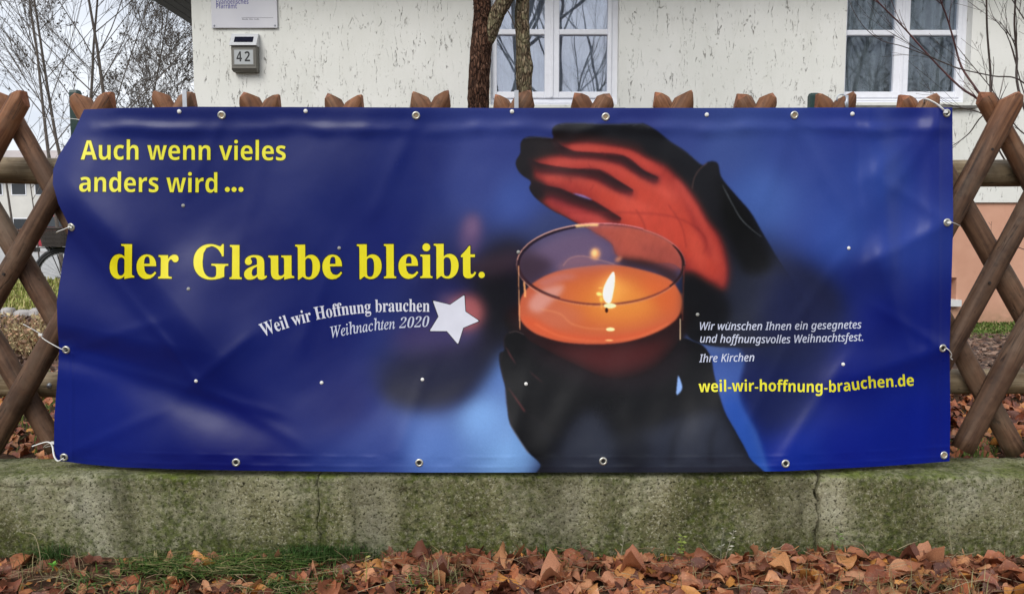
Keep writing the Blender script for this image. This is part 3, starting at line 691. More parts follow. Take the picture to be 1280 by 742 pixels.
    line([(855,332),(854,370),(853,400)], 1.6, (150, 66, 56), .6, .8); line([(850.5,398),(850.3,425)], 1.5, (238, 190, 160), .5, .9)
    line([(852,366),(852,392)], 2.6, (226, 110, 70), 1.2, .5)
    # flame, wick and its reflections
    lay(ell(763, 362, 11, 20, 8), (250, 160, 84), 5, .5)
    lay([(767,339.5),(768.3,352),(766,368),(763,378),(758,378),(754,371),(754.4,361),(759,350)], (255, 248, 236), .6)
    lay(ell(762.5, 382, 7.6, 3), (255, 232, 178), .6); lay(ell(758.2, 387.6, 1.9, 3), (70, 22, 16), .5)
    lay(ell(749, 367.4, 3.8, 2.2, 12), (255, 214, 130), .7, .95); lay(ell(751.5, 374, 2, 3), (244, 176, 80), .7, .9); lay(ell(751, 359.8, 3.2, .8), (250, 170, 90), .5, .9)
    lay(ell(763, 411.4, 5.4, 2.2), (255, 226, 168), .6); lay(ell(761.5, 425, 5, .9), (252, 176, 120), .6, .9); lay(ell(752, 382, 1.4, 4), (240, 150, 70), .8, .6)
    # lower hand, almost black
    low = [(630,422),(634,416),(643,413.5),(653,416),(662,426),(684,438),(718,455),(758,472),(800,470),(835,446),(852,424),(868,427),(880,433),(889,448),(893,470),(905,512),(920,540),(936,571),(944,606),(690,606),(676,580),(661,565),(648,546),(637,527),(634,506),(631.6,484),(627,466),(624,450),(625,441),(630,438),(630,430)]
    lm = mk(low, .8)
    lay(low, (9, 7, 15), .8)
    lay([(656,424),(700,446),(758,468),(812,462),(846,428),(852,424),(862,428),(845,470),(790,490),(720,480),(668,450)], (38, 24, 34), 7, .8, lm)
    lay([(680,440),(720,452),(758,468),(800,462),(830,445),(800,438),(720,438)], (98, 32, 38), 8, .55)
    lay([(640,606),(690,566),(720,540),(760,536),(800,552),(860,530),(905,525),(950,606)], (34, 34, 48), 14, .5, lm)
    lay([(690,578),(713,532),(735,513),(755,524),(770,548),(800,540),(850,522),(900,514),(925,558),(938,592),(690,594)], (62, 60, 82), 8, .8, lm); lay([(770,550),(790,530),(812,560),(800,590),(775,590)], (22, 20, 30), 7, .6, lm)
    line([(855,520),(842,550),(838,585)], [2, 6, 4], (30, 28, 40), 3.5, .6, lm); line([(900,520),(888,552),(890,586)], [2, 6, 3], (30, 28, 40), 3.5, .6, lm); line([(664,520),(690,552),(706,580)], [2, 5, 3], (30, 26, 38), 4, .6, lm)
    for pts_ in ([(628,440),(626,455),(631,478)], [(632,486),(634,506),(640,528)], [(634,416),(630,424),(631,433)]): line(pts_, 1.4, (70, 44, 56), .9, .6)
    line([(632,433),(638,444),(645,455)], [.5, 2.2, .6], (150, 66, 70), .9, .7); line([(661,463),(670,471),(679,478)], [.5, 2, .6], (120, 52, 56), .9, .6)
    line([(635,484),(645,498),(656,514)], [.6, 2.2, 2.6], (150, 62, 64), .9, .7); line([(656,514),(680,530),(700,545)], .9, (60, 32, 38), 1, .5)
    line([(636,416),(645,414),(655,418)], 1, (170, 120, 120), .6, .6); line([(637,528),(648,547),(661,566)], 1.1, (110, 70, 60), .7, .6)
    lay([(848,469),(853,482),(851,489),(845.5,493),(846,480)], (140, 158, 224), .7)
    # black surround of the glass on the right
    lay([(858,345),(884,352),(905,366),(912,400),(880,424),(858,416)], (14, 12, 20), 5, .85)
    img[..., 1] *= 1 - .16 * np.clip(hm - gm - lm, 0, 1) * (img[..., 0] > 90)
    tx_ = fbm(GX[::2, ::2] / 5.0, GY[::2, ::2] / 9.0 + GX[::2, ::2] / 14.0, octv=3, seed=71); tx_ = np.repeat(np.repeat(tx_, 2, 0), 2, 1)[:H_, :W_]
    img[:] = img * (1 + (.035 * tx_ * np.clip(hm + .6 * lm, 0, 1))[..., None])
    img[:] = img + (np.random.default_rng(3).normal(0, 1.6, (H_, W_, 1))).astype(np.float32)
    return np.clip(img, 2, 255)
PRINT = make_print()
def samp(px, py):
    u = np.clip((px - PX0) * SS - .5, 0, W_ - 1.01); v = np.clip((py - PY0) * SS - .5, 0, H_ - 1.01)
    u0, v0 = u.astype(int), v.astype(int); fu, fv = (u - u0)[..., None], (v - v0)[..., None]
    return PRINT[v0, u0] * (1 - fu) * (1 - fv) + PRINT[v0, u0 + 1] * fu * (1 - fv) + PRINT[v0 + 1, u0] * (1 - fu) * fv + PRINT[v0 + 1, u0 + 1] * fu * fv

XL = ([128, 137, 165, 195, 212, 230, 255, 280, 290, 330, 377, 410, 437, 470, 520, 560, 576, 600], [108, 105, 92, 73, 66.5, 66, 73, 85.5, 85, 78, 71, 72, 74, 72, 68, 67.5, 70, 72])
XR = ([128, 135, 280, 435, 520, 576, 600], [1190.5, 1190.5, 1191.5, 1187, 1188, 1187, 1187])
YT = ([60, 105, 150, 240, 400, 520, 640, 760, 900, 1000, 1190, 1210], [138, 137, 135, 133.5, 134, 134.5, 135.2, 135, 135, 134.6, 134.5, 134.5])
YB = ([60, 70, 110, 150, 220, 300, 420, 525, 640, 755, 870, 980, 1060, 1100, 1150, 1187, 1210], [574, 575, 580, 583.5, 586, 587.5, 589, 590, 590, 590, 590, 588.5, 584.5, 582.5, 579, 576, 575])
BAN_Y = 2.70
GR_TOP = [(277, 144), (520, 144.5), (757, 146), (993, 144)]
def seg(px, py, a, b):
    ax, ay = a; bx, by = b; dx, dy = bx - ax, by - ay; l2 = dx * dx + dy * dy
    t = ((px - ax) * dx + (py - ay) * dy) / l2; tc = np.clip(t, 0, 1)
    s = (-(px - ax) * dy + (py - ay) * dx) / math.sqrt(l2); e = (t - tc) * math.sqrt(l2)
    return s, e, tc
def bulge(px, py):
    """how far the cloth stands out toward the street, in metres"""
    h = np.zeros_like(px)
    def ridge(a, b, w, amp, endw=None, w2=None):
        nonlocal h
        s, e, t = seg(px, py, a, b); ww = np.where(s > 0, w2 or w, w)
        h = h + 1.5 * amp * np.exp(-.5 * (s / ww) ** 2) * np.exp(-.5 * (e / (endw or w)) ** 2)
    ridge((78, 214), (250, 410), 46, .024, 60, 26)      # diagonal fold from the loose top corner
    ridge((66, 246), (150, 300), 22, .010, 30)
    ridge((80, 404), (188, 424), 48, .020, 50, 18)
    ridge((86, 440), (300, 520), 16, -.006, 40)
    ridge((85, 462), (240, 470), 16, .004, 40)
    ridge((90, 552), (250, 562), 50, .006, 60, 18)
    ridge((120, 440), (330, 560), 20, -.003, 50)
    ridge((250, 360), (225, 480), 26, .005, 50); ridge((300, 430), (240, 480), 14, .003, 30)
    ridge((330, 190), (210, 330), 34, -.006, 60); ridge((430, 200), (330, 420), 40, .006, 60)
    ridge((560, 150), (470, 460), 46, -.006, 70); ridge((460, 240), (520, 330), 24, .003, 40)
    ridge((930, 150), (960, 290), 26, .005, 50); ridge((1010, 170), (930, 330), 30, -.005, 60)
    ridge((1000, 330), (880, 560), 22, .006, 50); ridge((1040, 400), (950, 580), 20, -.005, 50); ridge((1090, 430), (990, 585), 22, .005, 50)
    ridge((1090, 150), (1112, 330), 13, .011, 60); ridge((1140, 165), (1118, 400), 14, -.008, 50); ridge((1168, 200), (1160, 540), 10, .007, 60); ridge((1150, 165), (1095, 215), 9, .0035, 20); ridge((1070, 140), (1074, 300), 8, -.003, 40)
    ridge((1178, 435), (1050, 470), 14, .005, 30); ridge((1183, 280), (1090, 330), 16, .005, 30); ridge((1184, 141), (1080, 260), 14, .004, 30)
    ridge((1110, 380), (1130, 580), 30, .006, 50)
    for k, x in enumerate((640, 672, 705, 738, 790, 826, 868, 905)):       # small upright folds near the lower hem
        ridge((x, 500 + 12 * (k % 3)), (x + 16 * math.sin(k * 2.3), 566), 12, .0015 * (1 if k % 2 else 1.5), 34)
    for a, b, w, am in (((90, 286), (205, 424), 5, .0011), ((84, 440), (330, 512), 5, .0010), ((86, 436), (190, 405), 6, .0010), ((205, 424), (245, 476), 4, .0008), ((245, 476), (360, 545), 6, .0010),
                        ((245, 476), (300, 430), 5, .0009), ((84, 568), (190, 520), 6, .0010), ((1181, 280), (1098, 322), 6, .0012), ((1181, 276), (1120, 236), 6, .0010), ((1176, 436), (1080, 470), 6, .0011), ((1176, 432), (1110, 392), 5, .0009),
                        ((1180, 145), (1120, 230), 6, .0011), ((1098, 322), (1130, 420), 6, .0012), ((1061, 312), (1010, 380), 6, .0009), ((1054, 456), (985, 560), 6, .0011), ((1000, 400), (940, 520), 6, .0009),
                        ((277, 150), (240, 230), 6, .0007), ((520, 150), (545, 235), 6, .0008), ((520, 150), (470, 260), 7, .0008), ((757, 150), (720, 170), 5, .0006), ((993, 150), (955, 250), 8, .0012), ((993, 150), (1040, 240), 7, .0010),
                        ((1105, 160), (1112, 330), 7, .0013), ((1142, 170), (1135, 330), 7, .0011), ((424, 310), (380, 420), 7, .0008), ((330, 200), (300, 300), 7, .0007), ((528, 476), (500, 560), 7, .0008), ((657, 482), (640, 560), 7, .0007)):
        ridge(a, b, w, am / 1.5 * 2.3, 16)
    for a, b in zip([(105, 144)] + GR_TOP, GR_TOP + [(1184, 141)]):           # sag between the top eyelets
        mx = (a[0] + b[0]) / 2
        for q in (.2, .42, .63, .84):
            xx = a[0] + (b[0] - a[0]) * q; ridge((xx - 20, 160 + 4 * math.sin(q * 20 + mx)), (xx + 22, 161), 6, .0022, 12)
    h = h + .0045 * fbm(px / 150, py / 110, octv=2, seed=5) + .0016 * fbm(px / 46 + py / 90, py / 60 - px / 160, octv=2, seed=15)
    win = 1 / (1 + np.exp(-(px - 175) / 26)) / (1 + np.exp((px - 1075) / 22))
    h = h + .090 * np.exp(-((py - 598) / 118) ** 2) * win                    # the lower hem hangs out over the wall edge
    # hems: sewn strip top, bottom and left
    sm = lambda t: 1 / (1 + np.exp(-t))
    wav = fbm(px / 34, px * 0, octv=3, seed=44)
    h = h + .0010 * sm((151 + 2.5 * wav - py) / 3.0) * (.4 + .6 * wav) + .0009 * np.exp(-((py - 158 - 5 * wav) / 5) ** 2) * (.3 + wav)
    h = h + .0045 * np.exp(-((py - 134) / 13) ** 2)
    yb_ = np.interp(px, *YB); w2 = fbm(px / 22, py * 0, octv=3, seed=54)
    h = h + .0011 * np.exp(-((py - (yb_ - 19 + w2)) / 2.0) ** 2) * (.4 + .9 * w2) + .0013 * np.exp(-((py - (yb_ - 6.5 + w2)) / 2.2) ** 2) * (.6 + .6 * w2)
    h = h + .0014 * np.exp(-((px - 90) / 2.0) ** 2) * (py > 440) + .0014 * np.exp(-((px - 1174) / 2.2) ** 2)
    # the loose top left corner lies back
    c = np.clip((190 - (px + .45 * (py - 137)) - 40) / 70, 0, 1); h = h - .05 * c * c * (py < 330)
    h = h + .004 * np.sin(px / 9.0) * np.exp(-((py - 577) / 8) ** 2) * .35
    return h
def on_banner(px, py, eps=0.0):
    return Wn(px, py, BAN_Y - bulge(px, py) - eps)
dx_ = np.interp(np.linspace(0, 1, 400), [0, .48, .5, .71, .73, 1], [1, 1, .58, .58, 1, 1]); cs = np.cumsum(dx_); 
def warp(n, lo, hi, dens):
    t = np.linspace(lo, hi, 2000); d = dens(t); c = np.concatenate([[0], np.cumsum((d[1:] + d[:-1]) / 2)]); return np.interp(np.linspace(0, c[-1], n), c, t)
SX = warp(1060, 0, 1, lambda t: 1 + .9 * ((t > .50) & (t < .74)))
TY = warp(430, 0, 1, lambda t: 1 + .8 * ((t > .30) & (t < .68)))
S, T = np.meshgrid(SX, TY)
py = 136 + T * 448
px = np.interp(py, *XL) * (1 - S) + np.interp(py, *XR) * S
yt, yb = np.interp(px, *YT), np.interp(px, *YB); py = yt + (yb - yt) * T
px = np.interp(py, *XL) * (1 - S) + np.interp(py, *XR) * S
py = np.interp(px, *YT) + (np.interp(px, *YB) - np.interp(px, *YT)) * T
def mat_print():
    n = NB("printed_pvc"); a = n.n('VertexColor', layer_name='print'); v = n.co()
    wv = n.noise(n.co((1, 1, 1)), 420, 2, .5)
    sm_ = n.noise(v, 2.5, 5, .65)
    r = n.ramp(sm_, [(.3, (.27,) * 3 + (1,)), (.7, (.40,) * 3 + (1,))])
    n.fin(a.outputs['Color'], r, n.bump(n.noise(v, 16, 4, .6), .12, .004, n.bump(wv, .10, .0006)), Specular_IOR_Level=.28)
    return n.m
GAIN = 1.0
def srgb_lin(a):
    a = a / 255.0
    return np.where(a <= .04045, a / 12.92, ((a + .055) / 1.055) ** 2.4)
bme = grid_mesh("banner_sheet", on_banner(px, py), mat_print(), True)
at = bme.color_attributes.new("print", 'FLOAT_COLOR', 'POINT')
rgb = srgb_lin(samp(px, py)); lum = rgb.max(-1, keepdims=True); rgb = np.clip(rgb * np.array([.60, .77, .69]) * (1 + .45 * np.clip((rgb[..., :1] - .15) / .3, 0, 1)) * (1 + .30 * np.clip((rgb[..., 1:2] - .06) / .25, 0, 1)), 0, .92); rgba = np.concatenate([rgb, np.ones(rgb.shape[:2] + (1,))], -1).astype(np.float32)
at.data.foreach_set("color", rgba.ravel())
banner = thing("banner", "large blue banner with yellow German lettering and a candle between two hands", "banner")
link("printed_sheet", bme, banner)

# ---- lettering
def conv(s, style):
    base = {'serifbold': (0x1D400, 0x1D41A, 0x1D7CE), 'serifitalic': (0x1D434, 0x1D44E, None), 'sansbold': (0x1D5D4, 0x1D5EE, 0x1D7EC),
            'sans': (0x1D5A0, 0x1D5BA, 0x1D7E2), 'sansitalic': (0x1D608, 0x1D622, 0x1D7E2), 'sansbolditalic': (0x1D63C, 0x1D656, None)}.get(style)
    if not base: return s
    o = ""
    for ch in s:
        if ch == 'h' and style == 'serifitalic': o += "\u210e"
        elif 'A' <= ch <= 'Z': o += chr(base[0] + ord(ch) - 65)
        elif 'a' <= ch <= 'z': o += chr(base[1] + ord(ch) - 97)
        elif ch == '\u00fc': o += chr(base[1] + ord('u') - 97)
        elif '0' <= ch <= '9' and base[2]: o += chr(base[2] + ord(ch) - 48)
        else: o += ch
    return o
def glyphs(s, off=0.0, shear=0.0, spacing=1.0, res=3):
    cu = bpy.data.curves.new("t", 'FONT'); cu.body = s; cu.resolution_u = res; cu.offset = off; cu.shear = shear; cu.space_character = spacing
    ob = bpy.data.objects.new("t", cu); COL.objects.link(ob); bpy.context.view_layer.update()
    me = bpy.data.meshes.new_from_object(ob.evaluated_get(bpy.context.evaluated_depsgraph_get()))
    v = np.array([x.co[:2] for x in me.vertices]) if len(me.vertices) else np.zeros((0, 2)); f = [tuple(p.vertices) for p in me.polygons]
    bpy.data.objects.remove(ob); bpy.data.meshes.remove(me); bpy.data.curves.remove(cu)
    return v, f
def refine(v, f, maxlen):
    bm = bmesh.new(); vs = [bm.verts.new((a, b, 0)) for a, b in v]
    for q in f:
        try: bm.faces.new([vs[i] for i in q])
        except ValueError: pass
    for _ in range(4):
        ed = [e for e in bm.edges if e.calc_length() > maxlen]
        if not ed: break
        bmesh.ops.subdivide_edges(bm, edges=ed, cuts=1)
        bmesh.ops.triangulate(bm, faces=[x for x in bm.faces if len(x.verts) > 3])
    bm.verts.index_update(); V = np.array([x.co[:2] for x in bm.verts]); F = [tuple(x.index for x in q.verts) for q in bm.faces]; bm.free(); return V, F
def flat_mat(name, c, rough=.42):
    n = NB(name); f = n.noise(n.co(), 14, 4); return n.fin(n.ramp(f, [(.3, tuple(x * .92 for x in c[:3]) + (1,)), (.7, c)]), rough)
M_yel = flat_mat("yellow_print", lin(236, 224, 20)); M_yel2 = flat_mat("yellow_print_lines", lin(232, 226, 44)); M_out = flat_mat("dark_print_edge", lin(18, 18, 34)); M_wht = flat_mat("white_print", lin(216, 218, 232)); M_wht2 = flat_mat("pale_print", lin(196, 202, 224))
def lettering(s, style, xl, xr, base, cap, mat, edge=0.0, off=0.0, shear=0.0, ref='H', extra=None, spacing=1.0):
    """one printed line: scaled to run from xl to xr along the baseline, cap px tall"""
    bx = (lambda x: np.interp(x, [p[0] for p in base], [p[1] for p in base])) if hasattr(base, '__len__') else (lambda x: x * 0 + base)
    rv, _ = glyphs(conv(ref, style)); caph = rv[:, 1].max()
    v0, f0 = glyphs(conv(s, style), off, shear, spacing); lo, hi = v0[:, 0].min(), v0[:, 0].max(); kx = (xr - xl) / (hi - lo); ky = cap / caph
    if extra:
        pv, _ = glyphs(conv(extra[0], style), off, shear, spacing); e = pv[:, 0].max(); dots = []
        for dxx in (-.37, -.12):
            n0 = len(v0); t = np.linspace(0, 2 * math.pi, 10, endpoint=False)
            v0 = np.concatenate([v0, np.stack([e + dxx + .13 + .05 * np.cos(t), .66 + .05 * np.sin(t)], 1)]); f0 = f0 + [tuple(range(n0, n0 + 10))]
    jobs = [(v0, f0, mat, .0009)]
    if edge:
        ve, fe = glyphs(conv(s, style), off + edge / ((kx + ky) / 2), shear, spacing); jobs.append((ve, fe, M_out, .0005))
    for k, (v, f, m_, eps) in enumerate(jobs):
        V = np.stack([xl + (v[:, 0] - lo) * kx, v[:, 1] * ky], 1); V, F = refine(V, f, 3.6)
        X0 = V[:, 0]; sl_ = (bx(X0 + 4) - bx(X0 - 4)) / 8
        PXv = X0 + sl_ * V[:, 1] if hasattr(base, '__len__') else X0; PYv = bx(X0) - V[:, 1]
        P = on_banner(PXv, PYv, eps)
        me = bpy.data.meshes.new("lettering"); me.from_pydata([tuple(p) for p in P], [], F); me.materials.append(m_); me.update()
        link("lettering" if k == 0 else "lettering_edge", me, banner)
lettering("Auch wenn vieles", 'sansbold', 101, 357, [(90, 199.5), (230, 200), (360, 200.5)], 24, M_yel2, .9, -.006)
lettering("anders wird", 'sansbold', 99, 271.5, [(90, 239.5), (310, 241)], 24, M_yel2, .9, -.006)
for rr_, m_, ep_ in ((3.1, M_yel2, .0009), (3.9, M_out, .0005)):
    for cx_ in (284.2, 292.6, 301.2):
        t_ = np.linspace(0, 2 * math.pi, 16, endpoint=False); P_ = on_banner(cx_ + rr_ * np.cos(t_), 236.8 + rr_ * np.sin(t_), ep_)
        me = bpy.data.meshes.new("lettering_dot"); me.from_pydata([tuple(p) for p in P_], [], [tuple(range(16))]); me.materials.append(m_); link("lettering_dot", me, banner)
lettering("der Glaube bleibt.", 'serifbold', 137, 606, [(120, 347), (300, 348.5), (620, 346.5)], 42, M_yel, 1.1, .004)
lettering("Weil wir Hoffnung brauchen", 'serifbold', 329, 537, [(320, 424.5), (345, 414.5), (372, 405.5), (400, 398.5), (430, 393.5), (465, 390), (500, 389), (540, 389.5)], 15.5, M_wht, 0, 0)
lettering("Weihnachten", 'serifitalic', 415, 494, [(410, 423), (440, 417), (470, 412.5), (500, 410), (540, 408)], 13.5, M_wht2, 0, .006)
lettering("2020", 'serifbold', 499, 537, [(490, 410.5), (540, 408)], 13, M_wht2, 0, -.012, .28)
lettering("Wir w\u00fcnschen Ihnen ein gesegnetes", 'sansitalic', 875, 1077, [(870, 412.2), (980, 412), (1080, 410)], 9.6, M_wht2, 0, .010, extra=("Wir wu",))
lettering("und hoffnungsvolles Weihnachtsfest.", 'sansitalic', 875, 1079, [(870, 427.6), (980, 428.6), (1080, 425.5)], 9.6, M_wht2, 0, .010)
lettering("Ihre Kirchen", 'sansitalic', 874, 943, [(870, 452.4), (945, 451)], 9.6, M_wht2, 0, .010)
lettering("weil-wir-hoffnung-brauchen.de", 'sansbold', 873.5, 1142.5, [(870, 490), (905, 489), (960, 488.5), (1010, 489.8), (1040, 489.8), (1062, 488.2), (1085, 485), (1105, 483.8), (1145, 481.5)], 14, M_yel2, .0, .0)
# the white star
def star_part(pts, m_, eps, grow):
    P = np.array(pts, float); c = P.mean(0); P = c + (P - c) * (1 + grow); out = []
    for i in range(5):
        a, b = P[i], P[(i + 1) % 5]; mid = c + ((a + b) / 2 - c) * .66
        for t in (.12,): 
            d1 = (mid - a); prev = c + ((P[i - 1] + a) / 2 - c) * .66; d0 = prev - a
            out += [a + d0 * .10, a + (d0 + d1) * .018, a + d1 * .10]
        out.append(mid)
    V = np.array(out); bm = [(i, (i + 1) % len(V), len(V)) for i in range(len(V))]; V = np.concatenate([V, c[None]]); V, F = refine(V, bm, 4)
    me = bpy.data.meshes.new("star"); me.from_pydata([tuple(p) for p in on_banner(V[:, 0], V[:, 1], eps)], [], F); me.materials.append(m_); link("star" if eps > .0008 else "star_edge", me, banner)
STAR = [(541, 375.5), (580, 368.5), (599, 401), (572, 429.5), (537, 413.5)]
STAR = [(541, 375.5), (580.5, 368.5), (599, 401), (572.5, 430), (537, 413.5)]
star_part(STAR, M_out, .0006, .05); star_part(STAR, M_wht, .0010, 0)

# ---- eyelets and rivets
def ring_mesh(name, R0, R1, th, m_, n=24, cup=True):
    mb_ = MB(); prof = [(R0, -.001), (R0, th * .6), (R0 + (R1 - R0) * .3, th), (R0 + (R1 - R0) * .75, th * .85), (R1, th * .1), (R1, -.001)]
    mb_.lathe(prof, None, n); return mb_.mesh(name, m_, True)
M_eye = plain("eyelet_metal", lin(196, 194, 184), .32, .12, 80, Metallic=.75)
eye_me = ring_mesh("grommet", .0068, .0138, .0030, M_eye)
hole = MB(); hole.lathe([(0.0, .0008), (.0072, .0008)], None, 20); hole_me = hole.mesh("eyelet_opening", M_dark)
hole_b = hole.mesh("eyelet_opening", plain("wood_seen_through", lin(150, 130, 104), .8))
riv = MB(); riv.lathe([(0, .0035), (.003, .0032), (.0055, .0018), (.0062, 0.0)], None, 14); riv_me = riv.mesh("rivet", M_tie, True)
riv_g = riv.mesh("rivet", plain("dull_rivet", lin(150, 150, 146), .5), True)
def place(me, name, px_, py_, par, eps=.0005):
    e = 2.0; a = np.array([px_, px_ + e, px_]); b = np.array([py_, py_, py_ + e]); P = on_banner(a, b, eps)
    x = Vector(P[1] - P[0]).normalized(); yv = Vector(P[2] - P[0]).normalized(); z = yv.cross(x) if yv.cross(x).y < 0 else x.cross(yv); z.normalize(); yv = z.cross(x)
    o = link(name, me, par, P[0]); o.rotation_euler = Matrix((x, yv, z)).transposed().to_euler(); return o
for i, (a, b) in enumerate(GR_TOP + [(1183.5, 141.5), (295, 577.5), (524, 578), (754, 576), (982, 579), (1180, 568.5), (80, 571), (89, 284), (82.5, 437), (1184, 278), (1178.5, 435)]):
    g = place(eye_me, "grommet", a, b, banner); h_ = link("eyelet_opening", hole_b if i in (0, 1, 2, 3, 9) else hole_me, g)
for (a, b, c) in ((229, 257, 1), (235.5, 361, 1), (424, 310, 1), (245, 476, 0), (402, 478, 0), (528, 474, 0), (657.5, 479.5, 0), (648, 315, 1), (872, 393, 1), (1054, 455, 0), (1061, 310, 0), (224, 139.5, 0), (382, 139, 0), (640, 139.5, 0), (883.5, 143.5, 0), (1065.5, 142.5, 0)):
    o = place(riv_g if c else riv_me, "rivet", a, b, banner); 
    if b < 200: o.scale = (1.15, 1.15, 1.15)

# ---- cable ties
def tie(pts, label, w=.0028, grp="white cable ties holding the banner"):
    """pts: (px, py, distance)"""
    P = [W(*p) for p in pts]; Q = []
    for i in range(len(P) - 1):
        a, b, c, d = P[max(i - 1, 0)], P[i], P[i + 1], P[min(i + 2, len(P) - 1)]
        for k in range(5):
            t = k / 5; Q.append(.5 * ((2 * b) + (c - a) * t + (2 * a - 5 * b + 4 * c - d) * t * t + (3 * b - a - 3 * c + d) * t ** 3))
    Q.append(P[-1]); m = MB(); m.tube(Q, w, 8, True, .55)
    return m, tag(thing("cable_tie", label, "cable tie", grp), None)
def tie_obj(pts, label, headp=None, w=.0028):
    m, root = tie(pts, label, w); m.build("strap", M_tie, root, True)
    if headp:
        p = W(*headp); h = MB(); h.box((p.x - .006, p.y - .004, p.z - .004), (p.x + .006, p.y + .004, p.z + .004)); h.build("lock_head", M_tie, root)
tie_obj([(89, 284, 2.71), (86, 284, 2.665), (80, 286.5, 2.67), (72, 289.5, 2.69), (71, 291, 2.71)], "short white cable tie at the left edge eyelet beside the bicycle", (88, 284, 2.672))
tie_obj([(83, 437, 2.71), (79, 437, 2.675), (68, 431.5, 2.685), (54, 423, 2.70), (50, 417, 2.705), (42, 412, 2.70), (29, 405, 2.69)], "white cable tie with a long tail crossing the brown pole at the left edge", (51, 418, 2.70))
tie_obj([(80, 571, 2.71), (78, 573, 2.675), (72, 575.5, 2.675), (67.5, 569, 2.68), (65, 556, 2.70), (58, 552, 2.71), (40, 557.5, 2.70)], "white cable tie curling round the lower left banner corner above the wall", (66, 553, 2.70))
tie_obj([(66, 552, 2.70), (58, 555.5, 2.72), (55, 559, 2.74), (64, 557, 2.76), (68, 560, 2.78)], "thin second strand of white tie behind the lower left corner knot", None, .002)
tie_obj([(1183.5, 141, 2.71), (1180, 138, 2.675), (1172, 131, 2.68), (1162, 125.5, 2.69), (1156, 124, 2.71), (1155, 128, 2.76)], "thick white cable tie from the top right eyelet over a pole tip", (1182, 140, 2.675), .0042)
tie_obj([(1184, 278, 2.71), (1187, 277.5, 2.68), (1193, 279, 2.70), (1200, 282.5, 2.74)], "short white cable tie at the right edge eyelet in front of the pink plinth", (1186, 278, 2.68))
tie_obj([(1178.5, 435, 2.71), (1183, 435, 2.68), (1187, 438.5, 2.68), (1189.5, 443, 2.69), (1188, 447, 2.70), (1190.5, 449, 2.72)], "wavy white cord tail hanging from the lower right edge eyelet", None, .0028)
tie_obj([(101, 150, 2.77), (90, 148.5, 2.79), (70, 148, 2.82), (48, 147.5, 2.86)], "thin white tie strand running left behind the folded top left corner", None, .0018)
def loop():
    root = thing("wire_loop", "grey looped wire hook over a pole tip at the banner's top right", "wire loop")
    pts = []
    for t in np.linspace(-40, 205, 12):
        a = R(t); pts.append(W(1052 + 6.0 * math.cos(a), 124 - 6 * math.sin(a), 2.722 + .002 * t / 60))
    m = MB(); m.tube([W(1058, 136, 2.715)] + pts[::1], .0022, 8, True, .8); m.tube([W(1059, 119, 2.715), W(1059, 138, 2.712)], .0042, 8, True, .4)
    m.build("wire", plain("grey_wire", lin(172, 178, 188), .4, .1, 40, Metallic=.5), root, True)
loop()

# ------------------------------------------------------------------ the house
HY = 7.0
def hx(px_): return (px_ - 640) / FPX * HY / (CP + .25 * SP)
def hz(py_): return W(640, py_, HY).z
house = thing("house", "cream plastered house with white mullioned windows and salmon plinth behind the fence", "house", loc=(0, HY, 0))
hroot = house
def hb(mb_, name, mat, parent=None, **kw):
    o = mb_.build(name, mat, None, **kw); par = parent or house; o.parent = par
    if par == house: o.matrix_parent_inverse = Matrix.Translation(-house.location)
    return o
XLc, XRc = hx(243), 7.4
EAVE = 3.44; PLZ = hz(253)
wins = [(hx(613), hx(773), hz(131), 3.22), (hx(1055), hx(1211), hz(128), 3.22)]
cellar = (hx(1148), hx(1209), hz(376), hz(347))
def wall_rects(x0, x1, z0, z1, holes):
    xsb = sorted({x0, x1} | {h[0] for h in holes} | {h[1] for h in holes}); zsb = sorted({z0, z1} | {h[2] for h in holes} | {h[3] for h in holes})
    for i in range(len(xsb) - 1):
        for j in range(len(zsb) - 1):
            cx_, cz_ = (xsb[i] + xsb[i + 1]) / 2, (zsb[j] + zsb[j + 1]) / 2
            if any(h[0] < cx_ < h[1] and h[2] < cz_ < h[3] for h in holes): continue
            yield xsb[i], xsb[i + 1], zsb[j], zsb[j + 1]
def facade(x0, x1, z0, z1, y, th, holes):
    """front skin with openings and their reveals: shared vertices so it shades as one wall"""
    bm = bmesh.new(); cache = {}
    def vt(x, yy_, z):
        k = (round(x, 5), round(yy_, 5), round(z, 5))
        if k not in cache: cache[k] = bm.verts.new((x, yy_, z))
        return cache[k]
    for a, b, c, d in wall_rects(x0, x1, z0, z1, holes): bm.faces.new((vt(a, y, c), vt(b, y, c), vt(b, y, d), vt(a, y, d)))
    for a, b, c, d in holes:
        for p, q in (((a, c), (b, c)), ((b, c), (b, d)), ((b, d), (a, d)), ((a, d), (a, c))):
            bm.faces.new((vt(p[0], y, p[1]), vt(q[0], y, q[1]), vt(q[0], y + th, q[1]), vt(p[0], y + th, p[1])))
    return bm
def bm_obj(bm, name, mat, parent):
    bmesh.ops.recalc_face_normals(bm, faces=bm.faces[:]); me = bpy.data.meshes.new(name); bm.to_mesh(me); bm.free(); me.materials.append(mat)
    o = link(name, me); o.parent = parent; o.matrix_parent_inverse = Matrix.Translation(-house.location); return o
bm = facade(XLc, XRc, PLZ, EAVE, HY, .16, wins)
bmv = [(XLc, HY, PLZ), (XLc, HY, EAVE), (XLc, HY + 9, EAVE), (XLc, HY + 9, PLZ), (XRc, HY, PLZ), (XRc, HY, EAVE), (XRc, HY + 9, EAVE), (XRc, HY + 9, PLZ)]
vv = [bm.verts.new(p) for p in bmv]
for q in ((0, 3, 2, 1), (4, 5, 6, 7), (3, 7, 6, 2)): bm.faces.new([vv[i] for i in q])
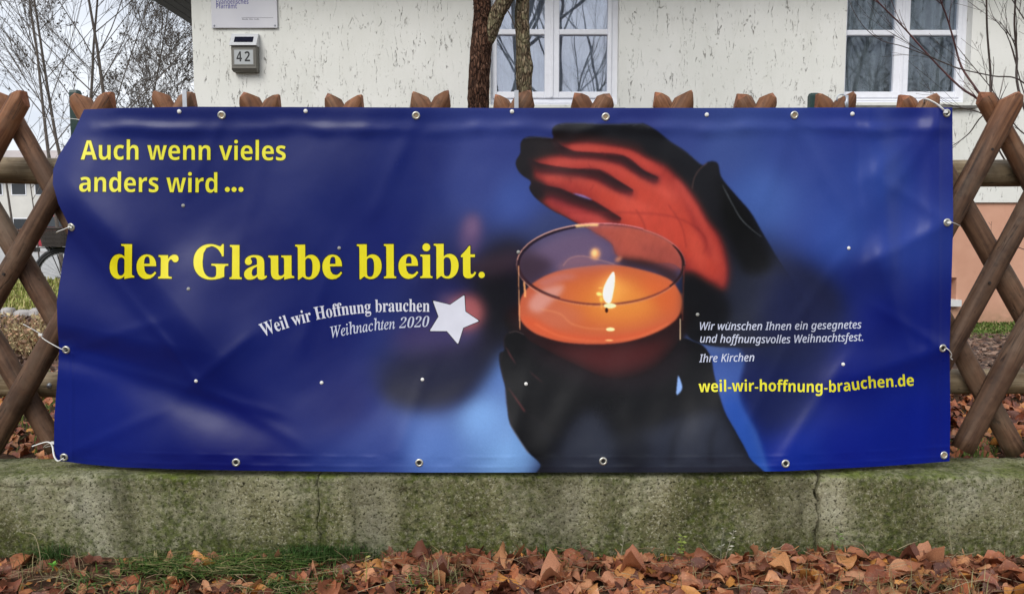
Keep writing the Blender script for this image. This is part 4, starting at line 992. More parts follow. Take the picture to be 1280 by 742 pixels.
# underside drip edge over the plinth
uv = [bm.verts.new(p) for p in ((XLc, HY, PLZ), (XRc, HY, PLZ), (XRc, HY + .05, PLZ), (XLc, HY + .05, PLZ))]; bm.faces.new(uv)
bm_obj(bm, "wall", M_plaster, house)
def mat_plinth():
    n = NB("salmon_plinth_render"); v = n.co(); c = n.ramp(n.noise(v, 2.2, 6, .6), [(.3, lin(196, 146, 122)), (.7, lin(214, 166, 142))])
    c = n.mix(n.ramp(n.noise(v, 9, 5, .7), [(.58, 0.0), (.8, .4)]), c, lin(160, 112, 92))
    s = n.n('SeparateXYZ'); n.l(v, s.inputs[0]); low = n.ramp(s.outputs['Z'], [(.2, .8), (.30, .25), (.42, 0.0)])
    c = n.mix(n.math('MULTIPLY', low, n.ramp(n.noise(v, 14, 5, .7), [(.35, .2), (.6, 1.0)])), c, lin(112, 104, 66))
    return n.fin(c, .88, n.bump(n.noise(v, 90, 4, .6), .35, .004))
bm = facade(XLc + .02, XRc - .02, 0.0, PLZ + .02, HY + .025, .2, [cellar])
v0_, v1_ = [bm.verts.new(p) for p in ((XLc + .02, HY + .025, 0), (XLc + .02, HY + .025, PLZ), (XLc + .02, HY + 9, PLZ), (XLc + .02, HY + 9, 0))], None
bm.faces.new(v0_); bm_obj(bm, "plinth", mat_plinth(), house)
# cellar window
m = MB(); a, b, c, d = cellar; m.box((a, HY + .12, c), (b, HY + .16, d)); cw = hb(m, "cellar_window", plain("brown_cellar_shutter", lin(132, 82, 62), .7))
m = MB(); m.box((a - .02, HY - .035, c - .045), (b + .02, HY + .10, c + .012)); hb(m, "sill", plain("white_sill_stone", lin(214, 214, 214), .6), cw)
# roof with soffit
M_soff = plain("dark_soffit_boards", lin(62, 62, 66), .75, .2, 12); M_tile = plain("dark_roof_tiles", lin(70, 56, 52), .8, .25, 9)
m = MB(); ex, ey0, ey1 = XLc - 1.02, HY - .5, HY + 9.8
m.add([(ex, ey0, EAVE), (XRc + .9, ey0, EAVE), (XRc + .9, ey1, EAVE), (ex, ey1, EAVE), (ex, ey0, EAVE + .16), (XRc + .9, ey0, EAVE + .16), (XRc + .9, ey1, EAVE + .16), (ex, ey1, EAVE + .16), (ex + 4.6, (ey0 + ey1) / 2, EAVE + 3.6), (XRc - 3.7, (ey0 + ey1) / 2, EAVE + 3.6)],
      [(0, 3, 2, 1), (0, 1, 5, 4), (1, 2, 6, 5), (2, 3, 7, 6), (3, 0, 4, 7), (4, 5, 9, 8), (5, 6, 9), (6, 7, 8, 9), (7, 4, 8)])
rf = hb(m, "roof", M_tile)
for k in range(9):                                                    # soffit boards along the side eave
    bx0 = ex + .012 + k * .112; m = MB(); m.box((bx0, ey0 + .02, EAVE - .022), (bx0 + .104, ey1 - .02, EAVE - .003)); hb(m, "soffit_board", M_soff, rf)
m = MB()                                                              # gutter
gp = [(ex - .06 + .055 * math.cos(a_), EAVE + .10 + .055 * math.sin(a_)) for a_ in np.linspace(math.pi, 2 * math.pi, 9)]
gp2 = [(x + .0, z + .0) for x, z in gp]; n_ = len(gp); vs = [(x, ey0, z) for x, z in gp] + [(x, ey1, z) for x, z in gp]
m.add(vs, [(i, i + 1, i + 1 + n_, i + n_) for i in range(n_ - 1)]); hb(m, "gutter", plain("grey_gutter", lin(84, 86, 90), .5), rf, smooth=True)
# windows
def mat_glass(name, refl, tintc):
    n = NB(name); t = n.t; t.nodes.remove(n.b); g = n.n('BsdfGlossy'); g.inputs['Roughness'].default_value = .012; g.inputs['Color'].default_value = tintc
    tr = n.n('BsdfTransparent'); tr.inputs['Color'].default_value = (.86, .9, .92, 1); mx = n.n('MixShader'); fr = n.n('Fresnel'); fr.inputs['IOR'].default_value = 1.5
    nb_ = n.n('Bump'); nb_.inputs['Strength'].default_value = .04; nb_.inputs['Distance'].default_value = .02; n.l(n.noise(n.co(), 2.6, 1), nb_.inputs['Height']); n.l(nb_.outputs[0], g.inputs['Normal'])
    n.l(n.math('ADD', fr.outputs[0], refl, True), mx.inputs[0]); n.l(tr.outputs[0], mx.inputs[1]); n.l(g.outputs[0], mx.inputs[2]); n.l(mx.outputs[0], n.out.inputs['Surface']); return n.m
M_gl = [mat_glass("window_glass", .21, (.86, .88, 1, 1)), mat_glass("window_glass_dark", .015, (.84, .88, .98, 1))]
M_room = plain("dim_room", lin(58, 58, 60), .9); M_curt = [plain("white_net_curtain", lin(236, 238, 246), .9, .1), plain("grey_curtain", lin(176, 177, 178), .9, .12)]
def prof_box(m, x0, x1, z0, z1, y0, y1, c=.006):
    """bar with small front chamfers"""
    v = [(x0, y1, z0), (x1, y1, z0), (x1, y1, z1), (x0, y1, z1), (x0, y0 + c, z0), (x1, y0 + c, z0), (x1, y0 + c, z1), (x0, y0 + c, z1), (x0 + c, y0, z0 + c), (x1 - c, y0, z0 + c), (x1 - c, y0, z1 - c), (x0 + c, y0, z1 - c)]
    m.add(v, [(0, 1, 5, 4), (1, 2, 6, 5), (2, 3, 7, 6), (3, 0, 4, 7), (4, 5, 9, 8), (5, 6, 10, 9), (6, 7, 11, 10), (7, 4, 8, 11), (8, 9, 10, 11), (3, 2, 1, 0)])
def window(wd, pxs, tr_y, bot_y, idx):
    x0, x1, z0, z1 = wd; yf = HY + .085
    m = MB(); fo = .045                                                  # outer frame
    lx0, lx1, rx0, rx1 = (hx(p) for p in pxs); zt0, zt1 = hz(tr_y[1]), hz(tr_y[0]); zb = hz(bot_y); ztop = z1 - .10; mid = (lx1 + rx0) / 2
    m.box((x0 + .001, yf, z0 + .002), (lx0 - .034, yf + .07, z1 - .001)); m.box((rx1 + .034, yf, z0 + .002), (x1 - .001, yf + .07, z1 - .001))
    m.box((lx0 - .034, yf, z0 + .002), (rx1 + .034, yf + .07, zb - .058)); m.box((lx0 - .034, yf, ztop + .045), (rx1 + .034, yf + .07, z1 - .001))
    wf = hb(m, "window", M_white)
    for (a, b, oa, ob) in ((lx0, lx1, lx0 - .038, mid - .006), (rx0, rx1, mid + .006, rx1 + .038)):
        c = MB(); ys0, ys1 = yf - .018, yf + .05
        prof_box(c, oa, a, zb - .055, ztop + .042, ys0, ys1); prof_box(c, b, ob, zb - .055, ztop + .042, ys0, ys1)
        prof_box(c, a, b, zb - .055, zb, ys0 + .001, ys1); prof_box(c, a, b, ztop, ztop + .042, ys0 + .001, ys1); prof_box(c, a, b, zt0, zt1, ys0 + .003, ys1)
        hb(c, "casement", M_white, wf)
        for (p, q) in ((zb, zt0), (zt1, ztop)):
            g = MB(); g.box((a - .004, yf + .018, p - .004), (b + .004, yf + .022, q + .004)); hb(g, "pane", M_gl[idx], wf)
    c = MB(); prof_box(c, mid - .014, mid + .014, zb - .05, ztop + .04, yf - .030, yf + .03); hb(c, "centre_strip", M_white, wf)
    if idx == 0 or True:
        for k, (zz, dd) in enumerate(((.018, .030), (.042, .018))):
            c = MB(); c.box((x0 + .03, yf - dd, z0 + zz - .018), (x1 - .03, yf - .001, z0 + zz)); hb(c, "drip_rail", M_white, wf)
    # curtain behind the glass
    n = 160; uu = np.linspace(x0 - .05, x1 + .05, n); zz = np.linspace(z0 - .1, z1, 6); U, V = np.meshgrid(uu, zz)
    gap = (np.abs(U - (x0 + x1) / 2) < (.10 if idx else .0))
    Yc = yf + .14 + (.040 if idx else .02) * np.sin(U * 52 + 1.5 * np.sin(U * 9)) + .012 * np.sin(U * 131 + idx)
    cm = grid_mesh("curtain", np.stack([U, Yc, V], -1), M_curt[idx]); o = link("curtain", cm, wf)
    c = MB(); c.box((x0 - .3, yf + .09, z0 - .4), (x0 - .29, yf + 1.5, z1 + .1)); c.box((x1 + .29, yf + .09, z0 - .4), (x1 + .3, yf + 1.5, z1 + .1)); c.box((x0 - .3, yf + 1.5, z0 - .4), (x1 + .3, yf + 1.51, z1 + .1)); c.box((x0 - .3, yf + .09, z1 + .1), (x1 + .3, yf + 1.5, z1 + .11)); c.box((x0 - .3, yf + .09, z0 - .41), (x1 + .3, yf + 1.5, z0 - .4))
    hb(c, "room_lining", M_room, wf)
    s = MB(); s.add([(x0 - .06, HY - .045, z0 - .035), (x1 + .06, HY - .045, z0 - .035), (x1 + .06, HY + .10, z0 - .001), (x0 - .06, HY + .10, z0 - .001), (x0 - .06, HY - .045, z0 - .055), (x1 + .06, HY - .045, z0 - .055), (x1 + .06, HY + .10, z0 - .04), (x0 - .06, HY + .10, z0 - .04)],
                    [(0, 1, 2, 3), (4, 7, 6, 5), (0, 4, 5, 1), (1, 5, 6, 2), (3, 2, 6, 7), (0, 3, 7, 4)]); hb(s, "sill", plain("weathered_sill", lin(104, 102, 98), .8, .25, 14), wf)
window(wins[0], (621, 681, 699.5, 760), (34, 41), 113, 0)
window(wins[1], (1060, 1120.5, 1139, 1199), (35, 42), 113, 1)

def text_obj(s, style, p, size, mat, parent, yoff=0, off=0, shear=0, width=None):
    v, f = glyphs(conv(s, style), off, shear); lo, hi = v[:, 0].min(), v[:, 0].max(); k = size; kx = (width / (hi - lo)) if width else k
    P = [((a - lo) * kx + p[0], p[1], b * k + p[2]) for a, b in v]; me = bpy.data.meshes.new("lettering"); me.from_pydata(P, [], f); me.materials.append(mat); return link("lettering", me, parent)
# sign on the wall
sign = thing("parish_office_sign", "pale acrylic sign with small violet lettering above the house number 42", "sign")
def mat_acryl():
    n = NB("pale_acrylic"); v = n.co(); return n.fin(n.ramp(n.noise(v, 3, 3), [(.3, lin(198, 198, 206)), (.7, lin(208, 208, 214))]), .18, Specular_IOR_Level=.5)
sx0, sx1, sz0, sz1 = hx(268.5), hx(350), hz(36), hz(36) + .42
m = MB(); prof_box(m, sx0, sx1, sz0, sz1, HY - .022, HY - .010, .003); m.build("plate", mat_acryl(), sign)
M_vio = flat_mat("violet_print", lin(104, 100, 158)); M_gry = flat_mat("grey_print", lin(96, 96, 104))
text_obj("Evangelisches", 'sansbold', (hx(275), HY - .0232, hz(6.2)), .057, M_vio, sign, width=hx(315) - hx(275))
text_obj("Pfarramt", 'sansbold', (hx(275), HY - .0232, hz(11.8)), .057, M_vio, sign, width=hx(300.5) - hx(275))
m = MB(); m.box((hx(306), HY - .0234, hz(23.4)), (hx(345), HY - .0231, hz(23.1))); m.build("ruled_line", M_gry, sign)
for k in range(14):                                                     # a line of print too small to read
    if k in (5, 9): continue
    xx = hx(306.5) + k * .0105
    if k == 0: m = MB()
    m.box((xx, HY - .0233, hz(25.6)), (xx + .007, HY - .0230, hz(24.4 + .3 * (k % 3))))
m.build("small_print", M_gry, sign)
for qx, qz in ((sx0 + .022, sz0 + .02), (sx1 - .022, sz0 + .02), (sx0 + .022, sz1 - .02), (sx1 - .022, sz1 - .02)):
    m = MB(); m.lathe([(0, .006), (.006, .005), (.0085, 0.0), (.0085, -.02)], Matrix.Translation((qx, HY - .022, qz)) @ Matrix.Rotation(R(90), 4, 'X'), 12); m.build("screw", M_metal, sign, True)
# house number lamp
num = thing("house_number_lamp", "small grey box lamp with solar top and the number 42 on the house wall", "house number")
M_box = plain("taupe_metal", lin(104, 101, 94), .5, .08, 30); M_sil = plain("silver_top", lin(196, 198, 202), .4, .06, 30)
a, b = hx(293.5), hx(326.5); zt, zm, zb_ = hz(43.5), hz(60), hz(91.5)
m = MB(); m.add([(a, HY - .03, zt), (b, HY - .03, zt), (b, HY - .105, zm), (a, HY - .105, zm), (a, HY - .002, zt), (b, HY - .002, zt), (b, HY - .002, zm), (a, HY - .002, zm)],
                [(0, 3, 2, 1), (0, 4, 7, 3), (1, 2, 6, 5), (0, 1, 5, 4), (3, 7, 6, 2)]); m.build("solar_top", M_sil, num)
def on_top(u, v, e):  # u 0..1 across, v 0..1 down the slope
    y = HY - .03 - .075 * v; z = zt + (zm - zt) * v; return (a + (b - a) * u, y - e * .85, z + e * .5)
m = MB(); q = [on_top(.15, .28, .003), on_top(.85, .28, .003), on_top(.85, .74, .003), on_top(.15, .74, .003)]; m.add(q, [(0, 3, 2, 1)]); q2 = [on_top(u, v, -.001) for u, v in ((.15, .28), (.85, .28), (.85, .74), (.15, .74))]; m.add(q + q2, [(0, 1, 5, 4), (1, 2, 6, 5), (2, 3, 7, 6), (3, 0, 4, 7)])
m.build("solar_cell", plain("solar_cell_blue_black", lin(26, 28, 44), .2), num)
a2, b2 = a + .008, b - .006
m = MB(); prof_box(m, a2, b2, zb_ + .018, zm - .001, HY - .085, HY - .002, .006); m.add([(a2, HY - .085, zb_ + .018), (b2, HY - .085, zb_ + .018), (b2 - .004, HY - .06, zb_), (a2 + .004, HY - .06, zb_), (a2, HY - .003, zb_ + .018), (b2, HY - .003, zb_ + .018), (b2 - .004, HY - .003, zb_), (a2 + .004, HY - .003, zb_)], [(0, 3, 2, 1), (3, 7, 6, 2), (0, 4, 7, 3), (1, 2, 6, 5)]); m.build("housing", M_box, num)
n1, n2, n3, n4 = hx(297), hx(323.2), hz(84.5), hz(63.5)
m = MB()
for (p, q, r_, s_) in ((n1, n2, n4 - .010, n4), (n1, n2, n3, n3 + .010), (n1, n1 + .010, n3 + .010, n4 - .010), (n2 - .010, n2, n3 + .010, n4 - .010)): m.box((p, HY - .0885, r_), (q, HY - .0865, s_))
m.build("bezel", plain("bezel_grey", lin(110, 108, 102), .5), num)
m = MB(); m.box((n1 + .009, HY - .0872, n3 + .009), (n2 - .009, HY - .0862, n4 - .009)); m.build("number_plate", plain("number_plate_grey", lin(168, 172, 174), .4, .04), num)
text_obj("4", 'sansbold', (hx(301.3), HY - .0882, hz(79.6)), (hz(67.2) - hz(79.6)) / .714, flat_mat("black_print", lin(16, 16, 18)), num, width=hx(308) - hx(301.3))
text_obj("2", 'sansbold', (hx(311.3), HY - .0882, hz(79.6)), (hz(67.2) - hz(79.6)) / .714, bpy.data.materials["black_print"], num, width=hx(318) - hx(311.3))

# ------------------------------------------------------------------ trees
def cr_path(P, sub=4):
    P = [Vector(p) for p in P]; Q = []
    for i in range(len(P) - 1):
        a, b, c, d = P[max(i - 1, 0)], P[i], P[i + 1], P[min(i + 2, len(P) - 1)]
        for k in range(sub):
            t = k / sub; Q.append(.5 * ((2 * b) + (c - a) * t + (2 * a - 5 * b + 4 * c - d) * t * t + (3 * b - a - 3 * c + d) * t ** 3))
    Q.append(P[-1]); return Q
def branches(mb_, base, d, length, rad, depth, r, spread=.55, up=.12, kids=(3, 5), sides=5, leaf=None, minr=.0015, shrink=.62, wob=.10):
    n = 5 if depth > 0 else 3; pts = [base]; rad_l = [rad]; dd = d.normalized()
    for i in range(n):
        dd = (dd + Vector((r.uniform(-wob, wob), r.uniform(-wob, wob), r.uniform(-wob, wob) + up * .25))).normalized()
        pts.append(pts[-1] + dd * (length / n)); rad_l.append(max(minr, rad * (1 - .72 * (i + 1) / n)))
    mb_.tube(pts, rad_l, sides if rad > .01 else 3, False)
    if leaf is not None and depth <= 1:
        for p in pts[1:]:
            if r.random() < leaf[1]:
                s = r.uniform(.5, 1.1) * leaf[2]; a = Vector((r.uniform(-1, 1), r.uniform(-1, 1), r.uniform(-1.2, .2))).normalized(); b = a.orthogonal().normalized()
                leaf[0].add([p, p + a * s * .5 + b * s * .3, p + a * s, p + a * s * .5 - b * s * .3], [(0, 1, 2, 3)])
    if depth <= 0: return
    for _ in range(r.randint(*kids)):
        t = r.uniform(.22, .98); i = min(int(t * n), n - 1); p = pts[i].lerp(pts[i + 1], t * n - i)
        ax = Vector((r.uniform(-1, 1), r.uniform(-1, 1), r.uniform(-1, 1))).normalized(); nd = (dd + ax * spread * r.uniform(.7, 1.3) + Vector((0, 0, up))).normalized()
        branches(mb_, p, nd, length * shrink * r.uniform(.75, 1.2) * (1.15 - .45 * t), max(minr, rad_l[i] * .55), depth - 1, r, spread, up, kids, sides, leaf, minr, shrink, wob)

# the two-stemmed tree by the window
tree = thing("garden_tree", "rough-barked tree with dark forked trunk and lichen-grey second stem before left window", "tree")
TY_ = 5.0
def stem(mb_, pts, sides=28, seed=0, amp=.0):
    Q = cr_path([W(x, y, d) for x, y, w, d in pts], 8); rr = np.interp(np.linspace(0, 1, len(Q)), np.linspace(0, 1, len(pts)), [w / FPX * d / 2 for x, y, w, d in pts])
    n0 = len(mb_.v); mb_.tube(Q, list(rr), sides, True); V = np.array(mb_.v[n0:]); c = np.repeat(np.array([q[:] for q in Q]), sides, 0)[:len(V)]
    dirv = V - c; k = fbm(V[:, 0] * 38, V[:, 1] * 38, V[:, 2] * 13, 4, seed, .65); ridge_ = np.abs(fbm(V[:, 0] * 46, V[:, 1] * 46, V[:, 2] * 9, 2, seed + 9))
    V = c + dirv * (1 + (k * .16 + (.12 - ridge_ * .5) * .35)[:, None]); mb_.v[n0:] = [tuple(p) for p in V]
g0 = 433.0
m = MB(); stem(m, [(602, 428, 40, TY_), (601, 330, 32, TY_), (600, 220, 30, TY_), (598, 130, 26, TY_), (599, 90, 25.5, TY_), (602, 50, 26, TY_), (603, 10, 21, TY_), (597, -40, 20, TY_), (590, -120, 17, TY_), (585, -260, 12, TY_)], 40, 3)
m.build("trunk", M_barkA, tree, True)
m = MB(); stem(m, [(604, 62, 14, TY_), (612, 42, 19, TY_ - .01), (622, 16, 19, TY_ - .02), (636, -8, 18, TY_ - .03), (652, -50, 17, TY_), (668, -130, 14, TY_), (678, -250, 9, TY_)], 32, 13)
lb = m.build("limb", M_barkB, tree, True)
m = MB(); stem(m, [(640, 428, 34, TY_ + .06), (650, 300, 27, TY_ + .06), (654, 200, 24, TY_ + .06), (656, 132, 21, TY_ + .06), (655, 100, 18, TY_ + .06), (655.5, 84, 21, TY_ + .06), (654, 60, 17.5, TY_ + .06), (652.5, 20, 17, TY_ + .06), (654, -20, 16, TY_ + .06), (650, -120, 14, TY_ + .06), (640, -260, 10, TY_ + .06)], 34, 23)
m.build("second_stem", M_barkB, tree, True)
m = MB(); r = random.Random(4)
for (x, y, dx) in ((585, -260, -.3), (678, -250, .5), (640, -260, 0), (590, -120, -.8), (668, -130, .9), (650, -120, .2), (597, -70, -.9)):
    for k in range(3): branches(m, W(x, y, TY_), Vector((dx + r.uniform(-.4, .4), r.uniform(-.5, .5), 1)), r.uniform(1.0, 1.7), .022, 3, r, .6, .1, (3, 4))
m.tube(cr_path([W(644, 36, TY_ - .02), W(640, 24, TY_ - .04), (W(634, 12, TY_ - .06))]), [.004] * 9, 5)
m.build("crown", M_twig, tree)
# loose bark flakes standing off the first trunk
m = MB(); r = random.Random(8)
for _ in range(230):
    t = r.random(); yy_ = 140 - t * 150; xx_ = np.interp(yy_, [-10, 50, 90, 130], [602, 602, 599, 598]); w_ = 13.2 - .02 * (130 - yy_)
    a_ = r.uniform(-math.pi, 0) ; p = W(xx_ + math.cos(a_) * w_, yy_, TY_ + math.sin(a_) * .064); s = r.uniform(.006, .014); nrm = Vector((math.cos(a_), math.sin(a_), .35)).normalized(); tg = Vector((-math.sin(a_), math.cos(a_), 0))
    m.add([p - tg * s * .5, p + tg * s * .5, p + tg * s * .4 + nrm * s * .55 - Vector((0, 0, s * 2)), p - tg * s * .3 + nrm * s * .45 - Vector((0, 0, s * 1.6))], [(0, 1, 2, 3)])
fk = m.build("bark_flakes", M_barkA, tree); tag(fk, kind='stuff')

# red-stemmed bare shrub on the right
shrub = thing("bare_shrub", "bare garden shrub with dark and reddish stems before the right window", "shrub")
SD = 4.3
def twig(pts, r0, r1, mat, d=SD, kids=0, seed=0):
    m = MB(); P = cr_path([W(x, y, d + .05 * math.sin(i + seed)) for i, (x, y) in enumerate(pts)], 5); n = len(P); m.tube(P, [r0 + (r1 - r0) * i / (n - 1) for i in range(n)], 7)
    r = random.Random(seed)
    for _ in range(kids):
        i = r.randint(n // 3, n - 2); dv = (P[i + 1] - P[i]).normalized(); branches(m, P[i], dv + Vector((r.uniform(-.8, .8), r.uniform(-.3, .3), r.uniform(-.2, .8))), r.uniform(.12, .3), r1 * 1.0, 1, r, .6, .05, (1, 3), 4, None, .0009)
    m.build("stem", mat, shrub, True)
B1 = [(1345, 430), (1310, 300), (1275, 205)]
twig(B1 + [(1245, 150), (1222, 124), (1199, 108), (1165, 74), (1128, 33), (1092, -4), (1050, -60)], .0085, .0026, M_twigred, SD, 9, 1)
twig(B1 + [(1240, 145), (1222, 114), (1202, 84), (1192, 50), (1183, 20), (1174, -6), (1165, -60)], .009, .0025, M_twigred, SD + .05, 7, 2)
twig([(1350, 430), (1330, 330), (1290, 210), (1252, 150), (1239, 118), (1238, 90), (1234, 40), (1233, -5), (1232, -60)], .009, .004, M_twigdark, SD + .1, 3, 3)
twig([(1360, 430), (1340, 330), (1300, 190), (1273, 112), (1271, 70), (1268, 30), (1269, -10), (1262, -60)], .009, .0035, M_twigdark, SD + .05, 6, 4)
twig([(1370, 300), (1320, 170), (1280, 104), (1240, 95), (1200, 86), (1165, 72), (1135, 54), (1112, 40)], .005, .0013, M_twigdark, SD - .1, 8, 5)
twig([(1200, 87), (1160, 70), (1128, 58), (1102, 51), (1082, 36), (1068, 16), (1062, 2)], .003, .001, M_twigdark, SD - .1, 4, 6)
twig([(1370, 280), (1320, 190), (1285, 130), (1262, 52), (1250, 32), (1241, 20), (1236, 4)], .004, .001, M_twigdark, SD, 6, 7)
twig([(1360, 330), (1320, 220), (1296, 180), (1270, 158), (1240, 112), (1212, 78), (1196, 58)], .005, .0015, M_twigdark, SD, 5, 8)
twig([(1345, 430), (1290, 260), (1250, 190), (1232, 145), (1212, 166), (1200, 176), (1188, 184)], .006, .0016, M_twigdark, SD + .08, 3, 9)
twig([(1300, 230), (1255, 160), (1225, 141), (1206, 136), (1184, 131), (1150, 134)], .005, .0012, M_twigdark, SD + .05, 4, 10)
twig([(1370, 280), (1330, 150), (1300, 60), (1270, 8), (1262, -6)], .005, .002, M_twigdark, SD, 6, 11)
twig([(1350, 400), (1330, 340), (1300, 320), (1270, 308), (1235, 296), (1205, 280)], .004, .0012, M_twigdark, SD + .3, 2, 12)

# bare trees beyond the garden on the left
M_lf = plain("withered_leaf_brown", lin(62, 54, 44), .8, .3, 5)
def bare_tree(px_, Yd, h, rad, seed, label, lean=0.0, leaf=(.45, .10), grp="bare trees beyond the road", kids=(4, 6), stems=1, fork=.28, spread=.55, depth=3, nm="bare_tree", x=None, nlimb=13, thin=.42):
    x0 = W(px_, 284, Yd).x if x is None else x; z0 = float(gz(x0, Yd)); root = thing(nm, label, "tree", grp, (0, 0, 0)); r = random.Random(seed)
    tr = MB(); cr = MB(); lf = MB()
    for s in range(stems):
        lx = lean + (s - (stems - 1) / 2) * .16; P = [Vector((x0 + s * .06, Yd, z0 - .1))]; dd = Vector((lx, r.uniform(-.1, .1), 1)).normalized(); n = 9; rr = [rad * 1.2]
        for i in range(n):
            dd = (dd + Vector((r.uniform(-.06, .06), r.uniform(-.06, .06), .03))).normalized(); P.append(P[-1] + dd * h / n); rr.append(rad * (1 - .9 * (i + 1) / n) + .004)
        tr.tube(P, [q * min(1, thin * 1.35) for q in rr], 8, False)
        for k in range(nlimb):
            t = fork + (1 - fork) * (k + r.random()) / nlimb; i = min(int(t * n), n - 1); p = P[i].lerp(P[i + 1], t * n - i)
            a_ = r.uniform(0, 2 * math.pi); nd = Vector((math.cos(a_) * spread * 2.0, math.sin(a_) * spread, 1.0)).normalized()
            branches(cr, p, nd, h * .42 * (1.25 - t * .7), max(.006, rr[i] * .5 * thin), depth, r, spread * 1.15, .10, kids, 5, (lf, leaf[0], leaf[1]) if leaf else None, .0036 * Yd / 20, .60, .09)
    tr.build("trunk", M_twig, root, True); cr.build("branches", M_twig, root)
    if lf.v:
        o = lf.build("withered_leaves", M_lf, root); tag(o, kind='stuff')
bare_tree(76, 17, 8.5, .075, 11, "slender bare tree furthest left behind the fence, leaning left", -.10, (.16, .06))
bare_tree(98, 19, 9.5, .085, 12, "bare tree with straight double stem rising behind the left green post", -.03, (.22, .07), stems=2)
bare_tree(142, 18, 9.0, .10, 13, "darkest bare tree with upright trunk midway between sign and left edge", -.02, (.2, .07))
bare_tree(150, 21, 8.0, .07, 14, "bare tree with long rising limbs just right of the darkest trunk", .22, (.2, .07))
bare_tree(228, 26, 6.6, .06, 15, "low bushy bare tree close beside the house corner", .02, (.30, .08), kids=(4, 6), fork=.15, spread=.6)
bare_tree(196, 24, 5.6, .05, 17, "low twiggy tree with brown leaf remains left of the house corner", .0, (.36, .08), kids=(4, 6), fork=.15, spread=.6)
bare_tree(20, 23, 8.0, .06, 16, "thin bare tree at the photo's left margin before the pale building", -.06, (.4, .09))
bare_tree(48, 13.5, 2.8, .022, 18, "thin sapling standing upright between the fence's left poles", .02, None, kids=(2, 3), depth=2, nlimb=7)
# trees across the street, seen as reflections in the window panes
bare_tree(0, -11, 10, .17, 31, "bare street tree with heavy limbs, reflected in the left window", .10, None, grp="street trees reflected in the windows", x=1.2, spread=.6, fork=.22, depth=3, nm="street_tree", kids=(4, 5), thin=1.0)
bare_tree(0, -9.5, 8, .08, 32, "bare street tree with crooked trunk, reflected beside the left mullion", -.22, None, grp="street trees reflected in the windows", x=3.4, spread=.65, fork=.2, depth=3, nm="street_tree", kids=(4, 5), thin=1.0)
bare_tree(0, -12, 9, .15, 33, "dense leafy street tree, reflected in the right window", .05, (.34, .10), grp="street trees reflected in the windows", x=10.5, spread=.6, fork=.15, nm="street_tree", thin=1.0)
bare_tree(0, -14, 10, .15, 34, "second dense leafy street tree, reflected at the right window's edge", .05, (.34, .10), grp="street trees reflected in the windows", x=14.0, spread=.6, fork=.12, nm="street_tree", thin=1.0)

hg = MB(); r = random.Random(15); hgt = lambda x: 2.6 + .9 * math.sin(x * .31) + .5 * math.sin(x * 1.1 + 2)  # added hedge out of view: darkens what the banner mirrors
for k in range(60):
    xa, xb = -36 + k * 1.2, -34.8 + k * 1.2; ha, hb_2 = hgt(xa) - .25, hgt(xb) - .25
    hg.add([(xa, -12.2, -.3), (xb, -12.2, -.3), (xb, -12.0 - .3 * math.sin(xb), hb_2), (xa, -12.0 - .3 * math.sin(xa), ha), (xa, -13.6, -.3), (xb, -13.6, -.3), (xb, -13.4, hb_2), (xa, -13.4, ha)], [(0, 1, 2, 3), (3, 2, 6, 7), (4, 7, 6, 5)], (.035, .045, .02))
for _ in range(9000):
    x = r.uniform(-36, 36); z = r.uniform(-.2, 1) ; z = z * hgt(x); y = -12.1 + r.uniform(-.15, .25) - (r.random() * 1.2 if z > hgt(x) - .35 else 0); s = r.uniform(.06, .14); a_ = Vector((r.gauss(0, 1), r.gauss(0, 1), r.gauss(0, 1))).normalized(); b_ = a_.orthogonal().normalized(); k = r.uniform(.6, 1.4); p = Vector((x, y, z))
    hg.add([p - a_ * s, p + b_ * s * .6, p + a_ * s, p - b_ * s * .6], [(0, 1, 2, 3)], (.07 * k, .085 * k, .035 * k))
tag(hg.build("reflection_dark_hedge", M_blade), "tall dark garden hedge on the other side of the street, seen only mirrored", "hedge")

# ------------------------------------------------------------------ far pale building, car, bicycle
bld = thing("apartment_building", "long pale building with dark windows far behind the bare trees at left", "building")
BY = 46.0; bx0, bx1 = W(-260, 284, BY).x, W(150, 284, BY).x; bzt = W(0, 222, BY).z; bz0 = .08
M_pale = plain("pale_far_render", lin(206, 204, 200), .9, .07, 1.2)
m = MB(); m.box((bx0, BY, bz0), (bx1, BY + 10, bzt)); m.build("wall", M_pale, bld)
m = MB(); cx_ = (BY + BY + 10) / 2; m.add([(bx0 - .5, BY - .6, bzt), (bx1 + .5, BY - .6, bzt), (bx1 + .5, BY + 10.6, bzt), (bx0 - .5, BY + 10.6, bzt), (bx0 - .5, cx_, bzt + 2.0), (bx1 + .5, cx_, bzt + 2.0)], [(0, 1, 5, 4), (3, 4, 5, 2), (0, 4, 3), (1, 2, 5), (0, 3, 2, 1)])
m.build("roof", plain("far_grey_roof", lin(168, 158, 156), .8, .12, 1), bld)
M_fw = plain("far_window_glass", lin(46, 50, 56), .2)
for k in range(13):
    wx0 = bx0 + .7 + k * (bx1 - bx0 - 1.4) / 13
    for (z_, h_) in ((bzt - .95, .60), (bz0 + .7, .75)):
        m = MB(); m.box((wx0 - .05, BY - .03, z_ - .05), (wx0 + .80, BY - .002, z_ + h_ + .05)); f = m.build("window", M_white, bld); m = MB(); m.box((wx0, BY - .045, z_), (wx0 + .75, BY - .031, z_ + h_)); m.build("pane", M_fw, f)
hedge = MB(); r = random.Random(5); hx0, hx1 = W(-200, 284, 42).x, W(140, 284, 42).x
